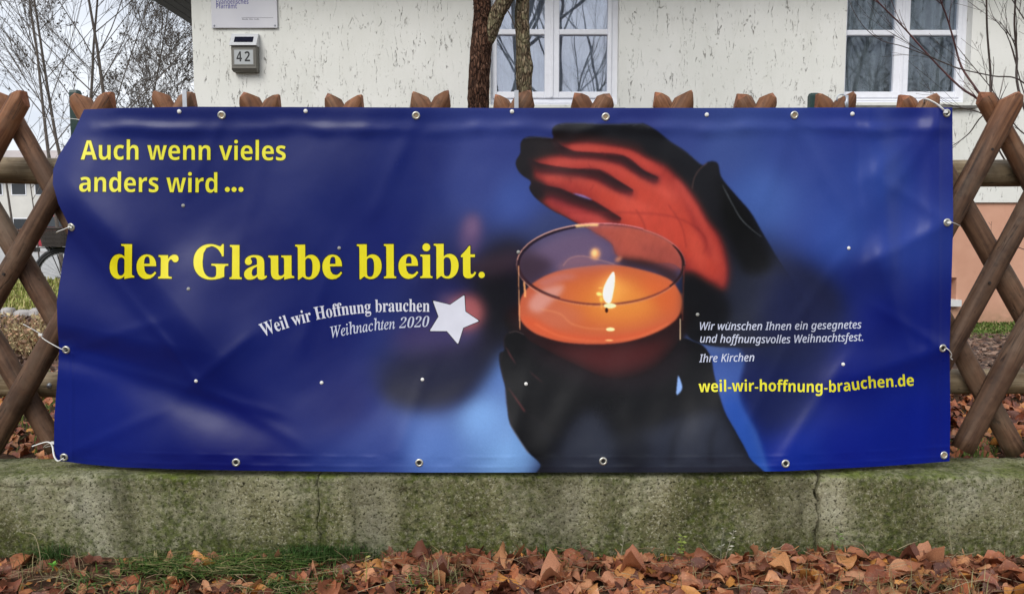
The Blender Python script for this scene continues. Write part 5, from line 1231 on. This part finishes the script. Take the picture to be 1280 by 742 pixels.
for _ in range(5000):
    p = Vector((r.uniform(hx0, hx1), 42 + r.uniform(0, .8), .1 + r.uniform(0, .85))); s = r.uniform(.04, .10); a_ = Vector((r.gauss(0, 1), r.gauss(0, 1), r.gauss(0, 1))).normalized(); b_ = a_.orthogonal().normalized(); c_ = r.uniform(.7, 1.3)
    hedge.add([p - a_ * s, p + b_ * s * .6, p + a_ * s, p - b_ * s * .6], [(0, 1, 2, 3)], (.22 * c_, .12 * c_, .08 * c_))
hd = hedge.build("hedge", M_blade, None); tag(hd, "low reddish-brown hedge along the far side of the road at left", "hedge")

def make_car():
    root = thing("parked_car", "small red car parked on the pale road behind the bicycle basket", "car", loc=(W(96, 284, 31).x, 31, .12))
    # side outline (x along the car, z), lofted over the width with narrower cabin
    body = [(-1.95, .30), (-1.98, .62), (-1.90, .86), (-1.55, .92), (1.0, .94), (1.72, .82), (1.98, .66), (2.0, .34), (1.9, .24), (-1.85, .22)]
    cabin = [(-1.86, .88), (-1.62, 1.36), (-1.30, 1.46), (.10, 1.46), (.45, 1.38), (1.12, .93)]
    def loft(prof, ws):
        m = MB(); n = len(prof); v = []
        for y, sc, dz in ws: v += [(x * sc, y, z + dz) for x, z in prof]
        f = [(i + n * j, (i + 1) % n + n * j, (i + 1) % n + n * (j + 1), i + n * (j + 1)) for j in range(len(ws) - 1) for i in range(n)] + [tuple(range(n))[::-1], tuple(range(n * (len(ws) - 1), n * len(ws)))]
        m.add(v, f); return m
    red = plain("red_car_paint", lin(158, 44, 58), .3, .05)
    loft(body, [(-.82, .97, 0), (-.80, .99, 0), (-.70, 1, 0), (.70, 1, 0), (.80, .99, 0), (.82, .97, 0)]).build("body", red, root, True)
    loft(cabin, [(-.74, .98, -.06), (-.66, 1, 0), (.66, 1, 0), (.74, .98, -.06)]).build("cabin", red, root, True)
    gls = plain("car_glass", lin(60, 66, 72), .12, .05)
    for sy in (-1, 1):
        for q in ([(-1.55, .95), (-1.40, 1.33), (-.62, 1.36), (-.62, .95)], [(-.54, .95), (-.54, 1.36), (.06, 1.36), (.72, .95)]):
            m = MB(); y = sy * .757; m.add([(x, y, z) for x, z in q] + [(x, y - sy * .02, z) for x, z in q], [(0, 1, 2, 3), (0, 4, 5, 1), (1, 5, 6, 2), (2, 6, 7, 3), (3, 7, 4, 0)]); m.build("side_window", gls, root)
    m = MB(); m.add([(-1.80, -.6, 1.02), (-1.80, .6, 1.02), (-1.66, .56, 1.34), (-1.66, -.56, 1.34)], [(0, 1, 2, 3)]); m.build("rear_window", gls, root)
    for wx in (-1.25, 1.28):
        for sy in (-1, 1):
            M_ = Matrix.Translation((wx, sy * .76, .31)) @ Matrix.Rotation(R(90 * sy), 4, 'X'); m = MB(); m.lathe([(.17, -.02), (.20, .08), (.30, .09), (.31, .06), (.31, -.08), (.2, -.1)], M_, 20); w_ = m.build("tyre", M_black, root, True)
            m = MB(); m.lathe([(0, .05), (.05, .07), (.17, .05), (.19, .075)], M_, 20); m.build("rim", M_metal, w_, True)
    m = MB(); m.box((-1.99, -.72, .62), (-1.90, -.50, .80)); m.build("tail_light", plain("tail_red", lin(170, 20, 24), .3), root); m = MB(); m.box((-1.99, .50, .62), (-1.90, .72, .80)); m.build("tail_light", bpy.data.materials["tail_red"], root)
    root.rotation_euler = (0, 0, 0)
    root.location.x = W(56, 284, 31).x + 1.99
make_car()

def make_bike():
    wc = W(79, 346, 10.2); gzz = wc.z - .34
    root = thing("bicycle", "black bicycle with wicker basket on its rear rack at banner's left edge", "bicycle", loc=(wc.x, 10.2, gzz))
    fr = plain("black_frame_paint", lin(24, 24, 26), .35); chrome = plain("bike_chrome", lin(150, 152, 156), .3, .05, 30, Metallic=.8)
    for wx, nm in ((0, "rear"), (1.08, "front")):
        M_ = Matrix.Translation((wx, 0, .34)) @ Matrix.Rotation(R(90), 4, 'X')
        m = MB(); t = [(math.cos(a_) * .018 + .322, math.sin(a_) * .018) for a_ in np.linspace(0, 2 * math.pi, 9)]; m.lathe(t, M_, 48); w_ = m.build("tyre", M_black, root, True)
        m = MB(); m.lathe([(.300, -.012), (.306, 0), (.300, .012), (.294, 0), (.300, -.012)], M_, 40); m.build("rim", chrome, w_, True)
        m = MB()
        for k in range(28):
            a_ = 2 * math.pi * k / 28; c_ = a_ + (.35 if k % 2 else -.35); s_ = .03 if k % 2 else -.03
            m.tube([(wx + .03 * math.cos(c_), s_, .34 + .03 * math.sin(c_)), (wx + .3 * math.cos(a_), 0, .34 + .3 * math.sin(a_))], .0016, 4)
        m.build("spokes", chrome, w_)
        m = MB(); pts = [(wx + .352 * math.cos(R(q)), 0, .34 + .352 * math.sin(R(q))) for q in np.linspace(10, 175, 20)]; m.tube(pts, .026, 8, True, .4); m.build("mudguard", plain("black_mudguard", lin(34, 34, 38), .35), root, True)
    m = MB()
    for a_, b_, rr in (((0, 0, .34), (.44, 0, .30), .011), ((0, 0, .34), (.30, 0, .78), .009), ((.44, 0, .30), (.29, 0, .86), .015), ((.44, 0, .30), (.92, 0, .68), .018), ((.33, 0, .62), (.90, 0, .80), .014), ((.93, 0, .64), (.88, 0, .92), .018), ((.93, 0, .64), (1.08, 0, .34), .013), ((.88, 0, .92), (.86, 0, 1.04), .012)):
        m.tube([a_, b_], rr, 8)
    m.build("frame", fr, root, True)
    m = MB(); m.tube([(.02, 0, .42), (.44, 0, .40)], .045, 8, True, .3); m.tube([(0, -.02, .34), (.44, -.02, .30)], .055, 10, True, .25); m.tube([(-.06, -.03, .33), (.05, -.03, .30)], .05, 8, True, .3); m.build("chain_guard", fr, root, True)
    m = MB(); m.tube([(.44, -.03, .30), (.44, -.10, .30), (.52, -.10, .18)], .009, 6); m.box((.48, -.19, .16), (.58, -.10, .185)); m.tube([(.44, .03, .30), (.44, .10, .30), (.36, .10, .42)], .009, 6); m.box((.32, .10, .41), (.42, .19, .435)); m.build("cranks", chrome, root)
    m = MB(); m.lathe([(0, .05), (.06, .05), (.12, .03), (.13, 0.0), (.08, -.03), (0, -.03)], Matrix.Translation((.22, 0, .94)) @ Matrix.Diagonal((1.15, .75, 1, 1)), 16); m.build("saddle", M_black, root, True)
    m = MB(); m.tube(cr_path([(.66, -.30, 1.08), (.80, -.24, 1.10), (.86, -.05, 1.06), (.86, .05, 1.06), (.80, .24, 1.10), (.66, .30, 1.08)]), .011, 8); m.build("handlebar", chrome, root, True)
    m = MB()
    for y in (-.07, 0, .07): m.tube([(-.30, y, .715), (.24, y, .715)], .006, 6)
    for x in (-.28, -.1, .1, .22): m.tube([(x, -.07, .715), (x, .07, .715)], .005, 6)
    for y in (-.07, .07): m.tube([(0, y * .6, .34), (-.12, y, .715)], .006, 6); m.tube([(0, y * .6, .34), (.10, y, .715)], .006, 6)
    m.box((-.33, -.05, .66), (-.29, .05, .72)); m.build("rack", fr, root)
    m = MB(); wk = lambda t, z: t                                       # woven basket: uprights and rings
    z0_, z1_, a0, b0, a1, b1 = .735, .96, .17, .13, .21, .165
    def ringp(z, n=28):
        k = (z - z0_) / (z1_ - z0_); a_, b_ = a0 + (a1 - a0) * k, b0 + (b1 - b0) * k
        return [(-.03 + math.copysign(abs(math.cos(t)) ** .5, math.cos(t)) * a_, math.copysign(abs(math.sin(t)) ** .5, math.sin(t)) * b_, z) for t in np.linspace(0, 2 * math.pi, n)]
    for z in np.linspace(z0_, z1_, 15): m.tube(ringp(z), .0075 if z < z1_ - .01 else .012, 5, False)
    rb, rt = ringp(z0_, 25), ringp(z1_, 25)
    for p, q in zip(rb, rt): m.tube([p, q], .005, 4)
    m.box((-.19, -.12, .728), (.13, .12, .736)); m.build("basket", plain("grey_wicker", lin(58, 52, 50), .8, .3, 60), root)
    root.rotation_euler = (0, 0, R(4))
make_bike()

# ------------------------------------------------------------------ garden ground cover
def blade(mb_, p, h, lean, w, c):
    p = Vector(p); s = Vector((-lean.y, lean.x, 0)); s = s.normalized() * w if s.length > 1e-6 else Vector((w, 0, 0)); a = p; b = p + lean * .35 + Vector((0, 0, h * .6)); t = p + lean + Vector((0, 0, h * (1 - .35 * min(1, lean.length / (h + 1e-6)))))
    mb_.add([a - s, a + s, b + s * .75, b - s * .75, t], [(0, 1, 2, 3), (3, 2, 4)], c)
def gzf(x, y): return float(gz(np.array([x]), np.array([y]))[0])
def scatter(n, x0, x1, y0, y1, fn, seed):
    r = random.Random(seed); xs_ = [r.uniform(x0, x1) for _ in range(n)]; ys_ = [r.uniform(y0, y1) for _ in range(n)]; zs_ = gz(np.array(xs_), np.array(ys_))
    for x, y, z in zip(xs_, ys_, zs_): fn(r, x, y, float(z))
gr = MB()
def f1(r, x, y, z):
    k = r.uniform(.75, 1.3); c = (.30 * k, .34 * k, .08 * k) if r.random() < .6 else (.52 * k, .46 * k, .20 * k); blade(gr, (x, y, z), r.uniform(.03, .09), Vector((r.uniform(-.04, .04), r.uniform(-.04, .04), 0)), .006, c)
scatter(14000, -7.6, -3.4, 7.66, 9.7, f1, 1)
tag(gr.build("verge_grass", M_blade), kind='stuff')
# edging stones at the foot of the verge
edg = thing("stone_edging", "row of small pale edging stones along the foot of the grass verge at left", "edging")
r = random.Random(9); x = -7.2; M_st = plain("pale_granite", lin(168, 164, 162), .85, .2, 26)
while x < -3.3:
    w_ = r.uniform(.10, .17); hh = r.uniform(.075, .11); y = 7.52 + r.uniform(-.02, .02); z = gzf(x + w_ / 2, y) - .02; m = MB(); j = lambda: r.uniform(-.010, .010)
    b_ = [(x + .008 + j(), y + j(), z), (x + w_ - .008 + j(), y + j(), z), (x + w_ - .008 + j(), y + .10 + j(), z), (x + .008 + j(), y + .10 + j(), z)]
    mid_ = [(p[0] + j(), p[1] + j(), z + hh * .75) for p in b_]; cxm = (x + w_ / 2, y + .05)
    t_ = [(cxm[0] + (p[0] - cxm[0]) * .78, cxm[1] + (p[1] - cxm[1]) * .78, z + hh + j() * .5) for p in b_]
    m.add(b_ + mid_ + t_, [(0, 1, 5, 4), (1, 2, 6, 5), (2, 3, 7, 6), (3, 0, 4, 7), (4, 5, 9, 8), (5, 6, 10, 9), (6, 7, 11, 10), (7, 4, 8, 11), (8, 9, 10, 11)]); m.build("stone", M_st, edg, True); x += w_
# dry perennials between the stones and the fence
for (cx_, cy_, lab, n_, sd_) in ((-3.02, 5.2, "dry brown perennial clump with thin stems left of the banner, nearest its edge", 1, 1), (-3.30, 5.3, "dry straw-coloured perennial clump at the photo's left edge", 0, 2), (-2.72, 5.25, "dry perennial clump partly behind the banner's left edge", 1, 3), (-3.65, 5.15, "dry perennial clump just outside the left frame edge", 0, 4)):
    root = thing("dry_perennial", lab, "plant", "dry perennials in the bed at left"); m = MB(); l_ = MB(); r = random.Random(sd_)
    for _ in range(150):
        a_ = r.uniform(0, 2 * math.pi); q = r.random() ** .5 * .20; p = Vector((cx_ + q * math.cos(a_), cy_ + q * math.sin(a_) * .7, gzf(cx_, cy_))); tp = p + Vector((math.cos(a_) * q * .6 + r.uniform(-.06, .06), r.uniform(-.08, .08), r.uniform(.10, .31)))
        k = r.uniform(.7, 1.3); c = (.46 * k, .36 * k, .19 * k) if r.random() < .6 else (.26 * k, .16 * k, .10 * k); m.tube([p, p.lerp(tp, .5) + Vector((r.uniform(-.02, .02), 0, 0)), tp], [.003, .0022, .0014], 3, False, 1.0, c)
        for _k in range(9):
            s = r.uniform(.008, .02); pp = p.lerp(tp, r.uniform(.25, 1)); v_ = Vector((r.gauss(0, 1), r.gauss(0, 1), r.gauss(0, 1))).normalized(); u_ = v_.orthogonal().normalized(); k = r.uniform(.5, 1.4); cc = (.42 * k, .25 * k, .15 * k) if r.random() < .5 else (.55 * k, .45 * k, .24 * k)
            l_.add([pp, pp + v_ * s + u_ * s * .5, pp + v_ * 2 * s, pp + v_ * s - u_ * s * .5], [(0, 1, 2, 3)], cc)
    m.build("stems", M_blade, root); o = l_.build("dry_leaves", M_blade, root); tag(o, kind='stuff')
# moss and short grass in front of the plinth
ms = MB()
def f2(r, x, y, z):
    if noise(x * 1.3, y * 3, seed=4) < -.55: return
    k = r.uniform(.6, 1.3); blade(ms, (x, y, z), r.uniform(.015, .045), Vector((r.uniform(-.03, .03), r.uniform(-.03, .03), 0)), .006, (.10 * k, .17 * k, .025 * k) if r.random() < .8 else (.24 * k, .22 * k, .09 * k))
scatter(20000, 2.6, 5.6, 6.05, 6.98, f2, 2); scatter(9000, -2.7, 2.6, 6.05, 6.98, f2, 12)
tag(ms.build("moss_strip", M_blade), kind='stuff')
tg = MB()
def f3(r, x, y, z):
    k = r.uniform(.7, 1.3); blade(tg, (x, y, z), r.uniform(.02, .06), Vector((r.uniform(-.03, .03), r.uniform(-.03, .03), 0)), .003, (.14 * k, .20 * k, .04 * k))
scatter(2500, -3.2, -1.6, 3.0, 4.6, f3, 3); scatter(1200, 1.5, 3.2, 2.88, 3.2, f3, 4)
tag(tg.build("garden_grass", M_blade), kind='stuff')

# ------------------------------------------------------------------ fallen leaves
def leaf_geo(r, L_, nu=8, nv=5):
    """an ovate, curled, toothed leaf lying about the origin"""
    wd = L_ * r.uniform(.34, .50); ca, cb, tw, cu = r.uniform(-1.2, .55), r.uniform(-2.0, 2.0), r.uniform(-1.3, 1.3), r.uniform(-.5, .5); v = []; ph = r.uniform(0, 6); q1, q2, q3 = r.uniform(4, 9), r.uniform(3, 7), r.uniform(.03, .075)
    for i in range(nu + 1):
        t = i / nu; x = (t - .5) * L_; hw = wd * (math.sin(math.pi * min(1, t * .94 + .05)) ** .6) * (1 - .25 * t) * (1.0 + r.uniform(-.06, .06))
        if i == 0: hw = wd * .14
        if i == nu: hw = wd * .02
        for j in range(nv + 1):
            s = (j / nv - .5) * 2; y = s * hw; a_ = tw * (t - .5); z = ca * (x * x) / L_ * 1.2 + cb * y * y / L_ * 2.0 + .06 * L_ * math.sin(ph + t * 5 + s * 2.2) + q3 * L_ * math.sin(ph * 2 + t * q1 * 2 + s * q2) + r.uniform(-.012, .012) * L_ + (.012 * L_ if j == nv // 2 else 0)
            y2 = y * math.cos(a_) - z * math.sin(a_); z2 = y * math.sin(a_) + z * math.cos(a_); v.append((x + cu * y * y / L_, y2 + cu * x * x / L_, z2))
    f = [(i * (nv + 1) + j, i * (nv + 1) + j + 1, (i + 1) * (nv + 1) + j + 1, (i + 1) * (nv + 1) + j) for i in range(nu) for j in range(nv)]
    n0 = len(v); s_ = L_ * .022; v += [(-L_ * .5, -s_, 0), (-L_ * .5, s_, 0), (-L_ * .5 - L_ * .32, s_ * .6, L_ * .08), (-L_ * .5 - L_ * .32, -s_ * .6, L_ * .08)]; f.append((n0, n0 + 1, n0 + 2, n0 + 3)); return v, f
r = random.Random(77); leaf_meshes = []
for k in range(16):
    v, f = leaf_geo(r, 1.0); m = MB(); m.add(v, f); leaf_meshes.append(m.mesh("fallen_leaf", M_leaf, True))
def pile(x, y):
    n = np.interp(x, [-1.8, -1.2, -.7, -.3, .2, .6, 1.0, 1.4, 1.8], [-.006, -.014, -.008, .012, .010, .008, .018, .010, -.004])
    return n * math.exp(-((y - 2.56) / .35) ** 2) + .004
PAL = [(88, 50, 38), (122, 68, 46), (150, 88, 58), (160, 96, 62), (176, 112, 74), (186, 130, 90), (196, 134, 66), (136, 78, 56), (104, 66, 54)]
lit = MB(); lf0 = random.Random(21); lv = [leaf_geo(lf0, 1.0, 5, 2) for _ in range(14)]
def drop(mb_, r, p, L_, tilt, br=1.0):
    v, f = lv[r.randrange(len(lv))]; M_ = Matrix.Translation(p) @ Matrix.Rotation(r.uniform(0, 6.28), 4, 'Z') @ Matrix.Rotation(r.gauss(0, tilt), 4, 'X') @ Matrix.Rotation(r.gauss(0, tilt), 4, 'Y'); k = r.uniform(.75, 1.2) * br; c = lin(*r.choice(PAL))
    mb_.add([M_ @ (Vector(q) * L_) for q in v], f, (c[0] * k, c[1] * k, c[2] * k))
r = random.Random(31)
for _ in range(6400):                                                    # the bed of litter in front of the wall
    x = r.uniform(-2.9, 2.9); y = r.uniform(1.75, 2.60); d = fbm(np.array([x * 1.7]), np.array([y * 3]), octv=2, seed=8)[0]
    if x < -.35 and d > .16 and r.random() < .6: continue
    if r.random() < .22 * max(0, min(1, (-.3 - x))): continue
    drop(lit, r, Vector((x, y, pile(x, y) * r.uniform(.1, .8) + gzf(x, y) + .004)), r.uniform(.035, .088), .27)
for _ in range(420):                                                     # leaf stalks and straws lying about
    x = r.uniform(-1.9, 1.9); y = r.uniform(2.2, 2.60); a_ = r.uniform(0, 6.28); L_ = r.uniform(.03, .13); z = pile(x, y) + gzf(x, y) + r.uniform(.012, .035); d_ = Vector((math.cos(a_), math.sin(a_) * .6, r.uniform(-.15, .3))) * L_
    if y + d_.y > 2.605: d_.y = -abs(d_.y)
    p = Vector((x, y, z)); c = r.choice([(.34, .24, .14), (.22, .12, .08), (.44, .36, .22)]); lit.tube([p, p + d_ * .5 + Vector((r.uniform(-.006, .006), 0, r.uniform(-.004, .008))), p + d_], [.0011, .0009, .0006], 3, False, 1.0, c)
tag(lit.build("leaf_litter", M_leafa, None, True), kind='stuff')
r = random.Random(41); cnt = 0
while cnt < 290:                                                         # the leaves nearest the eye, one by one
    x = r.uniform(-1.75, 1.75); y = 2.60 - abs(r.gauss(0, .16))
    if y < 2.24: continue
    d = fbm(np.array([x * 1.7]), np.array([y * 3]), octv=2, seed=8)[0]
    if x < -.35 and d > .18 and r.random() < .6: continue
    s = min(.094, .045 + abs(r.gauss(0, .028))); z = pile(x, y) + gzf(x, y) + r.uniform(.0, .016); up_ = .5 if r.random() < .06 else .18
    y = min(y, 2.60 - s * .35)
    o = link("fallen_leaf", leaf_meshes[r.randrange(16)], ground, (x, y, z), (r.gauss(.08, up_), r.gauss(0, up_), r.uniform(0, 6.28)), (s, s, s)); cnt += 1
gl = MB(); r = random.Random(51)                                       # leaves in the garden behind the fence
def f4(r, x, y, z):
    drop(gl, r, Vector((x, y, z + r.uniform(.004, .035))), r.uniform(.03, .06), .5, 1.45)
scatter(2600, 1.2, 3.6, 2.88, 4.7, f4, 6); scatter(2000, -3.6, -1.2, 2.88, 4.6, f4, 7); scatter(1500, -1.2, 1.2, 2.88, 5.0, f4, 13)
tag(gl.build("garden_leaves", M_leafa, None, True), kind='stuff')
mu = MB()
def f5(r, x, y, z):
    s = r.uniform(.012, .04); v_ = Vector((r.gauss(0, 1), r.gauss(0, 1), r.gauss(0, .4))).normalized(); u_ = v_.orthogonal().normalized(); k = r.uniform(.5, 1.3); p = Vector((x, y, z + r.uniform(.002, .03)))
    c = r.choice([(.10, .055, .04), (.17, .09, .06), (.24, .15, .11), (.07, .045, .04), (.30, .20, .15)]); mu.add([p - v_ * s, p + u_ * s * .4, p + v_ * s, p - u_ * s * .4], [(0, 1, 2, 3)], (c[0] * k, c[1] * k, c[2] * k))
scatter(12000, 2.0, 5.2, 4.3, 6.25, f5, 8); scatter(9000, -5.6, -2.4, 4.4, 7.5, f5, 9); scatter(3500, -2.4, 2.0, 4.4, 6.2, f5, 14)
tag(mu.build("bark_mulch", M_blade), kind='stuff')

# ------------------------------------------------------------------ grass and weeds by the wall foot
fg = MB(); r = random.Random(61)
def tuft(px_, yd, n, hmin, hmax, spread, cols, w=.0016, lean=.06, dirx=0.0):
    c0 = W(px_, 600, yd); x0 = c0.x
    for _ in range(n):
        x = x0 + r.gauss(0, spread); y = min(yd + r.gauss(0, .035), 2.612); z = gzf(x, y) + .005; h = r.uniform(hmin, hmax); k = r.uniform(.65, 1.3); c = r.choice(cols); le = Vector((r.gauss(dirx, lean), r.gauss(-.01, lean * .6), 0))
        if y + le.y > 2.612: le.y = 2.612 - y
        blade(fg, (x, y, z), h, le, w * r.uniform(.7, 1.5), tuple(q * k for q in c))
G, G2, ST = (.045, .105, .022), (.09, .15, .03), (.30, .26, .12)
for (a, yd, n) in ((175, 2.52, 150), (205, 2.50, 260), (240, 2.49, 330), (275, 2.50, 330), (300, 2.52, 240), (345, 2.54, 190), (150, 2.50, 90)): tuft(a, yd, int(n * .75), .02, .055, .045, [G, G2, G2, ST], .0021, .06, .05)
for (a, yd, n) in ((85, 2.40, 60), (110, 2.38, 60), (180, 2.33, 110), (330, 2.36, 120), (370, 2.36, 160), (360, 2.42, 120), (420, 2.45, 90), (545, 2.42, 110), (520, 2.38, 70)): tuft(a, yd, int(n * .7), .02, .05, .045, [G2, G2, G, ST], .002, .045)
for (a, n) in ((365, 110), (385, 170), (402, 200), (425, 120), (445, 60), (48, 70), (62, 70)): tuft(a, 2.595, n, .03, .075, .03, [G, G, (.06, .11, .03)], .0013, .035)
for (a, n) in ((690, 90), (712, 110), (730, 60), (1005, 50), (1048, 60), (835, 40), (200, 50), (300, 50), (480, 60)): tuft(a, 2.60, n, .02, .06, .03, [G, G2], .0012, .03)
for (a, yd, n) in ((545, 2.45, 40), (560, 2.42, 40), (30, 2.45, 22), (60, 2.45, 26), (880, 2.42, 20), (1000, 2.42, 20), (1060, 2.34, 26), (1105, 2.33, 40), (1215, 2.33, 50), (1160, 2.36, 34), (720, 2.44, 14), (950, 2.33, 20)): tuft(a, yd, n, .04, .10, .05, [ST, (.36, .27, .14), (.22, .2, .09)], .0012, .05)
tag(fg.build("verge_tufts", M_blade), kind='stuff')
def weed(px_, yd, pts, label, col, leaves=10, rr=.0011):
    root = thing("weed_stalk", label, "weed", "thin stalks growing at the wall foot"); c0 = W(px_, 600, yd); m = MB(); P = cr_path([(c0.x + a, yd - .004 + b * .3, gzf(c0.x, yd) + z) for a, b, z in pts], 4); m.tube(P, [rr * (1 - .6 * i / len(P)) for i in range(len(P))], 5, False, 1.0, col)
    q = random.Random(px_)
    for _ in range(leaves):
        i = q.randint(len(P) // 3, len(P) - 1); s = q.uniform(.004, .010); v_ = Vector((q.uniform(-1, 1), q.uniform(-.4, -.05), q.uniform(0, .8))).normalized(); u_ = v_.orthogonal().normalized(); m.add([P[i], P[i] + v_ * s + u_ * s * .35, P[i] + v_ * 2 * s, P[i] + v_ * s - u_ * s * .35], [(0, 1, 2, 3)], col)
    m.build("stalk", M_blade, root)
weed(776, 2.60, [(0, 0, 0), (.008, 0, .05), (.014, 0, .09), (.018, 0, .13)], "thin pale weed stalk with tiny seed heads right of the green moss patch", (.36, .34, .24), 14)
weed(908, 2.60, [(0, 0, 0), (.012, 0, .05), (.028, 0, .10)], "pale forked dry stalk on the wall right of the yellow-green weed", (.42, .40, .32), 8)
weed(903, 2.60, [(0, 0, 0), (.0, 0, .05), (.008, 0, .11)], "grey thin stalk just left of the pale forked one", (.26, .26, .2), 5)
weed(852, 2.60, [(0, 0, 0), (.002, 0, .04), (.006, 0, .085)], "yellow-green leafy weed by the wall foot", (.24, .30, .06), 26)
weed(1194, 2.60, [(.0, 0, .02), (-.012, 0, .08), (-.024, 0, .15)], "long straw leaning left near the wall's right end", (.40, .36, .22), 0)
weed(1050, 2.60, [(0, 0, .01), (.004, 0, .06), (-.004, 0, .11)], "short green weed right of the wall crack", (.14, .22, .05), 18)
weed(45, 2.52, [(0, 0, 0), (.004, -.01, .06), (-.01, -.01, .12), (-.04, -.01, .13)], "arching straw at the far left of the wall foot", (.40, .34, .2), 0, .0016)
weed(455, 2.42, [(0, 0, 0), (.004, 0, .04), (.002, 0, .09)], "single upright yellowish grass stalk before the wall in the left half", (.36, .34, .1), 3, .002)
# green seedling
sdl = thing("seedling", "small bright green seedling among the leaves at lower left", "plant"); m = MB(); c0 = W(66, 708, 2.42)
for k in range(9):
    a_ = k * .7; v_ = Vector((math.cos(a_), math.sin(a_), .5)).normalized(); u_ = Vector((-math.sin(a_), math.cos(a_), 0)); s = .016; b_ = c0 + Vector((0, 0, .004 * (k % 3))); m.add([b_, b_ + v_ * s * .5 + u_ * s * .35, b_ + v_ * s, b_ + v_ * s * .5 - u_ * s * .35], [(0, 1, 2, 3)], (.12, .34, .04))
m.tube([(c0.x, c0.y, 0), c0], .0015, 5, False, 1, (.12, .3, .05)); m.build("leaf_rosette", M_blade, sdl)
bpy.context.view_layer.update()
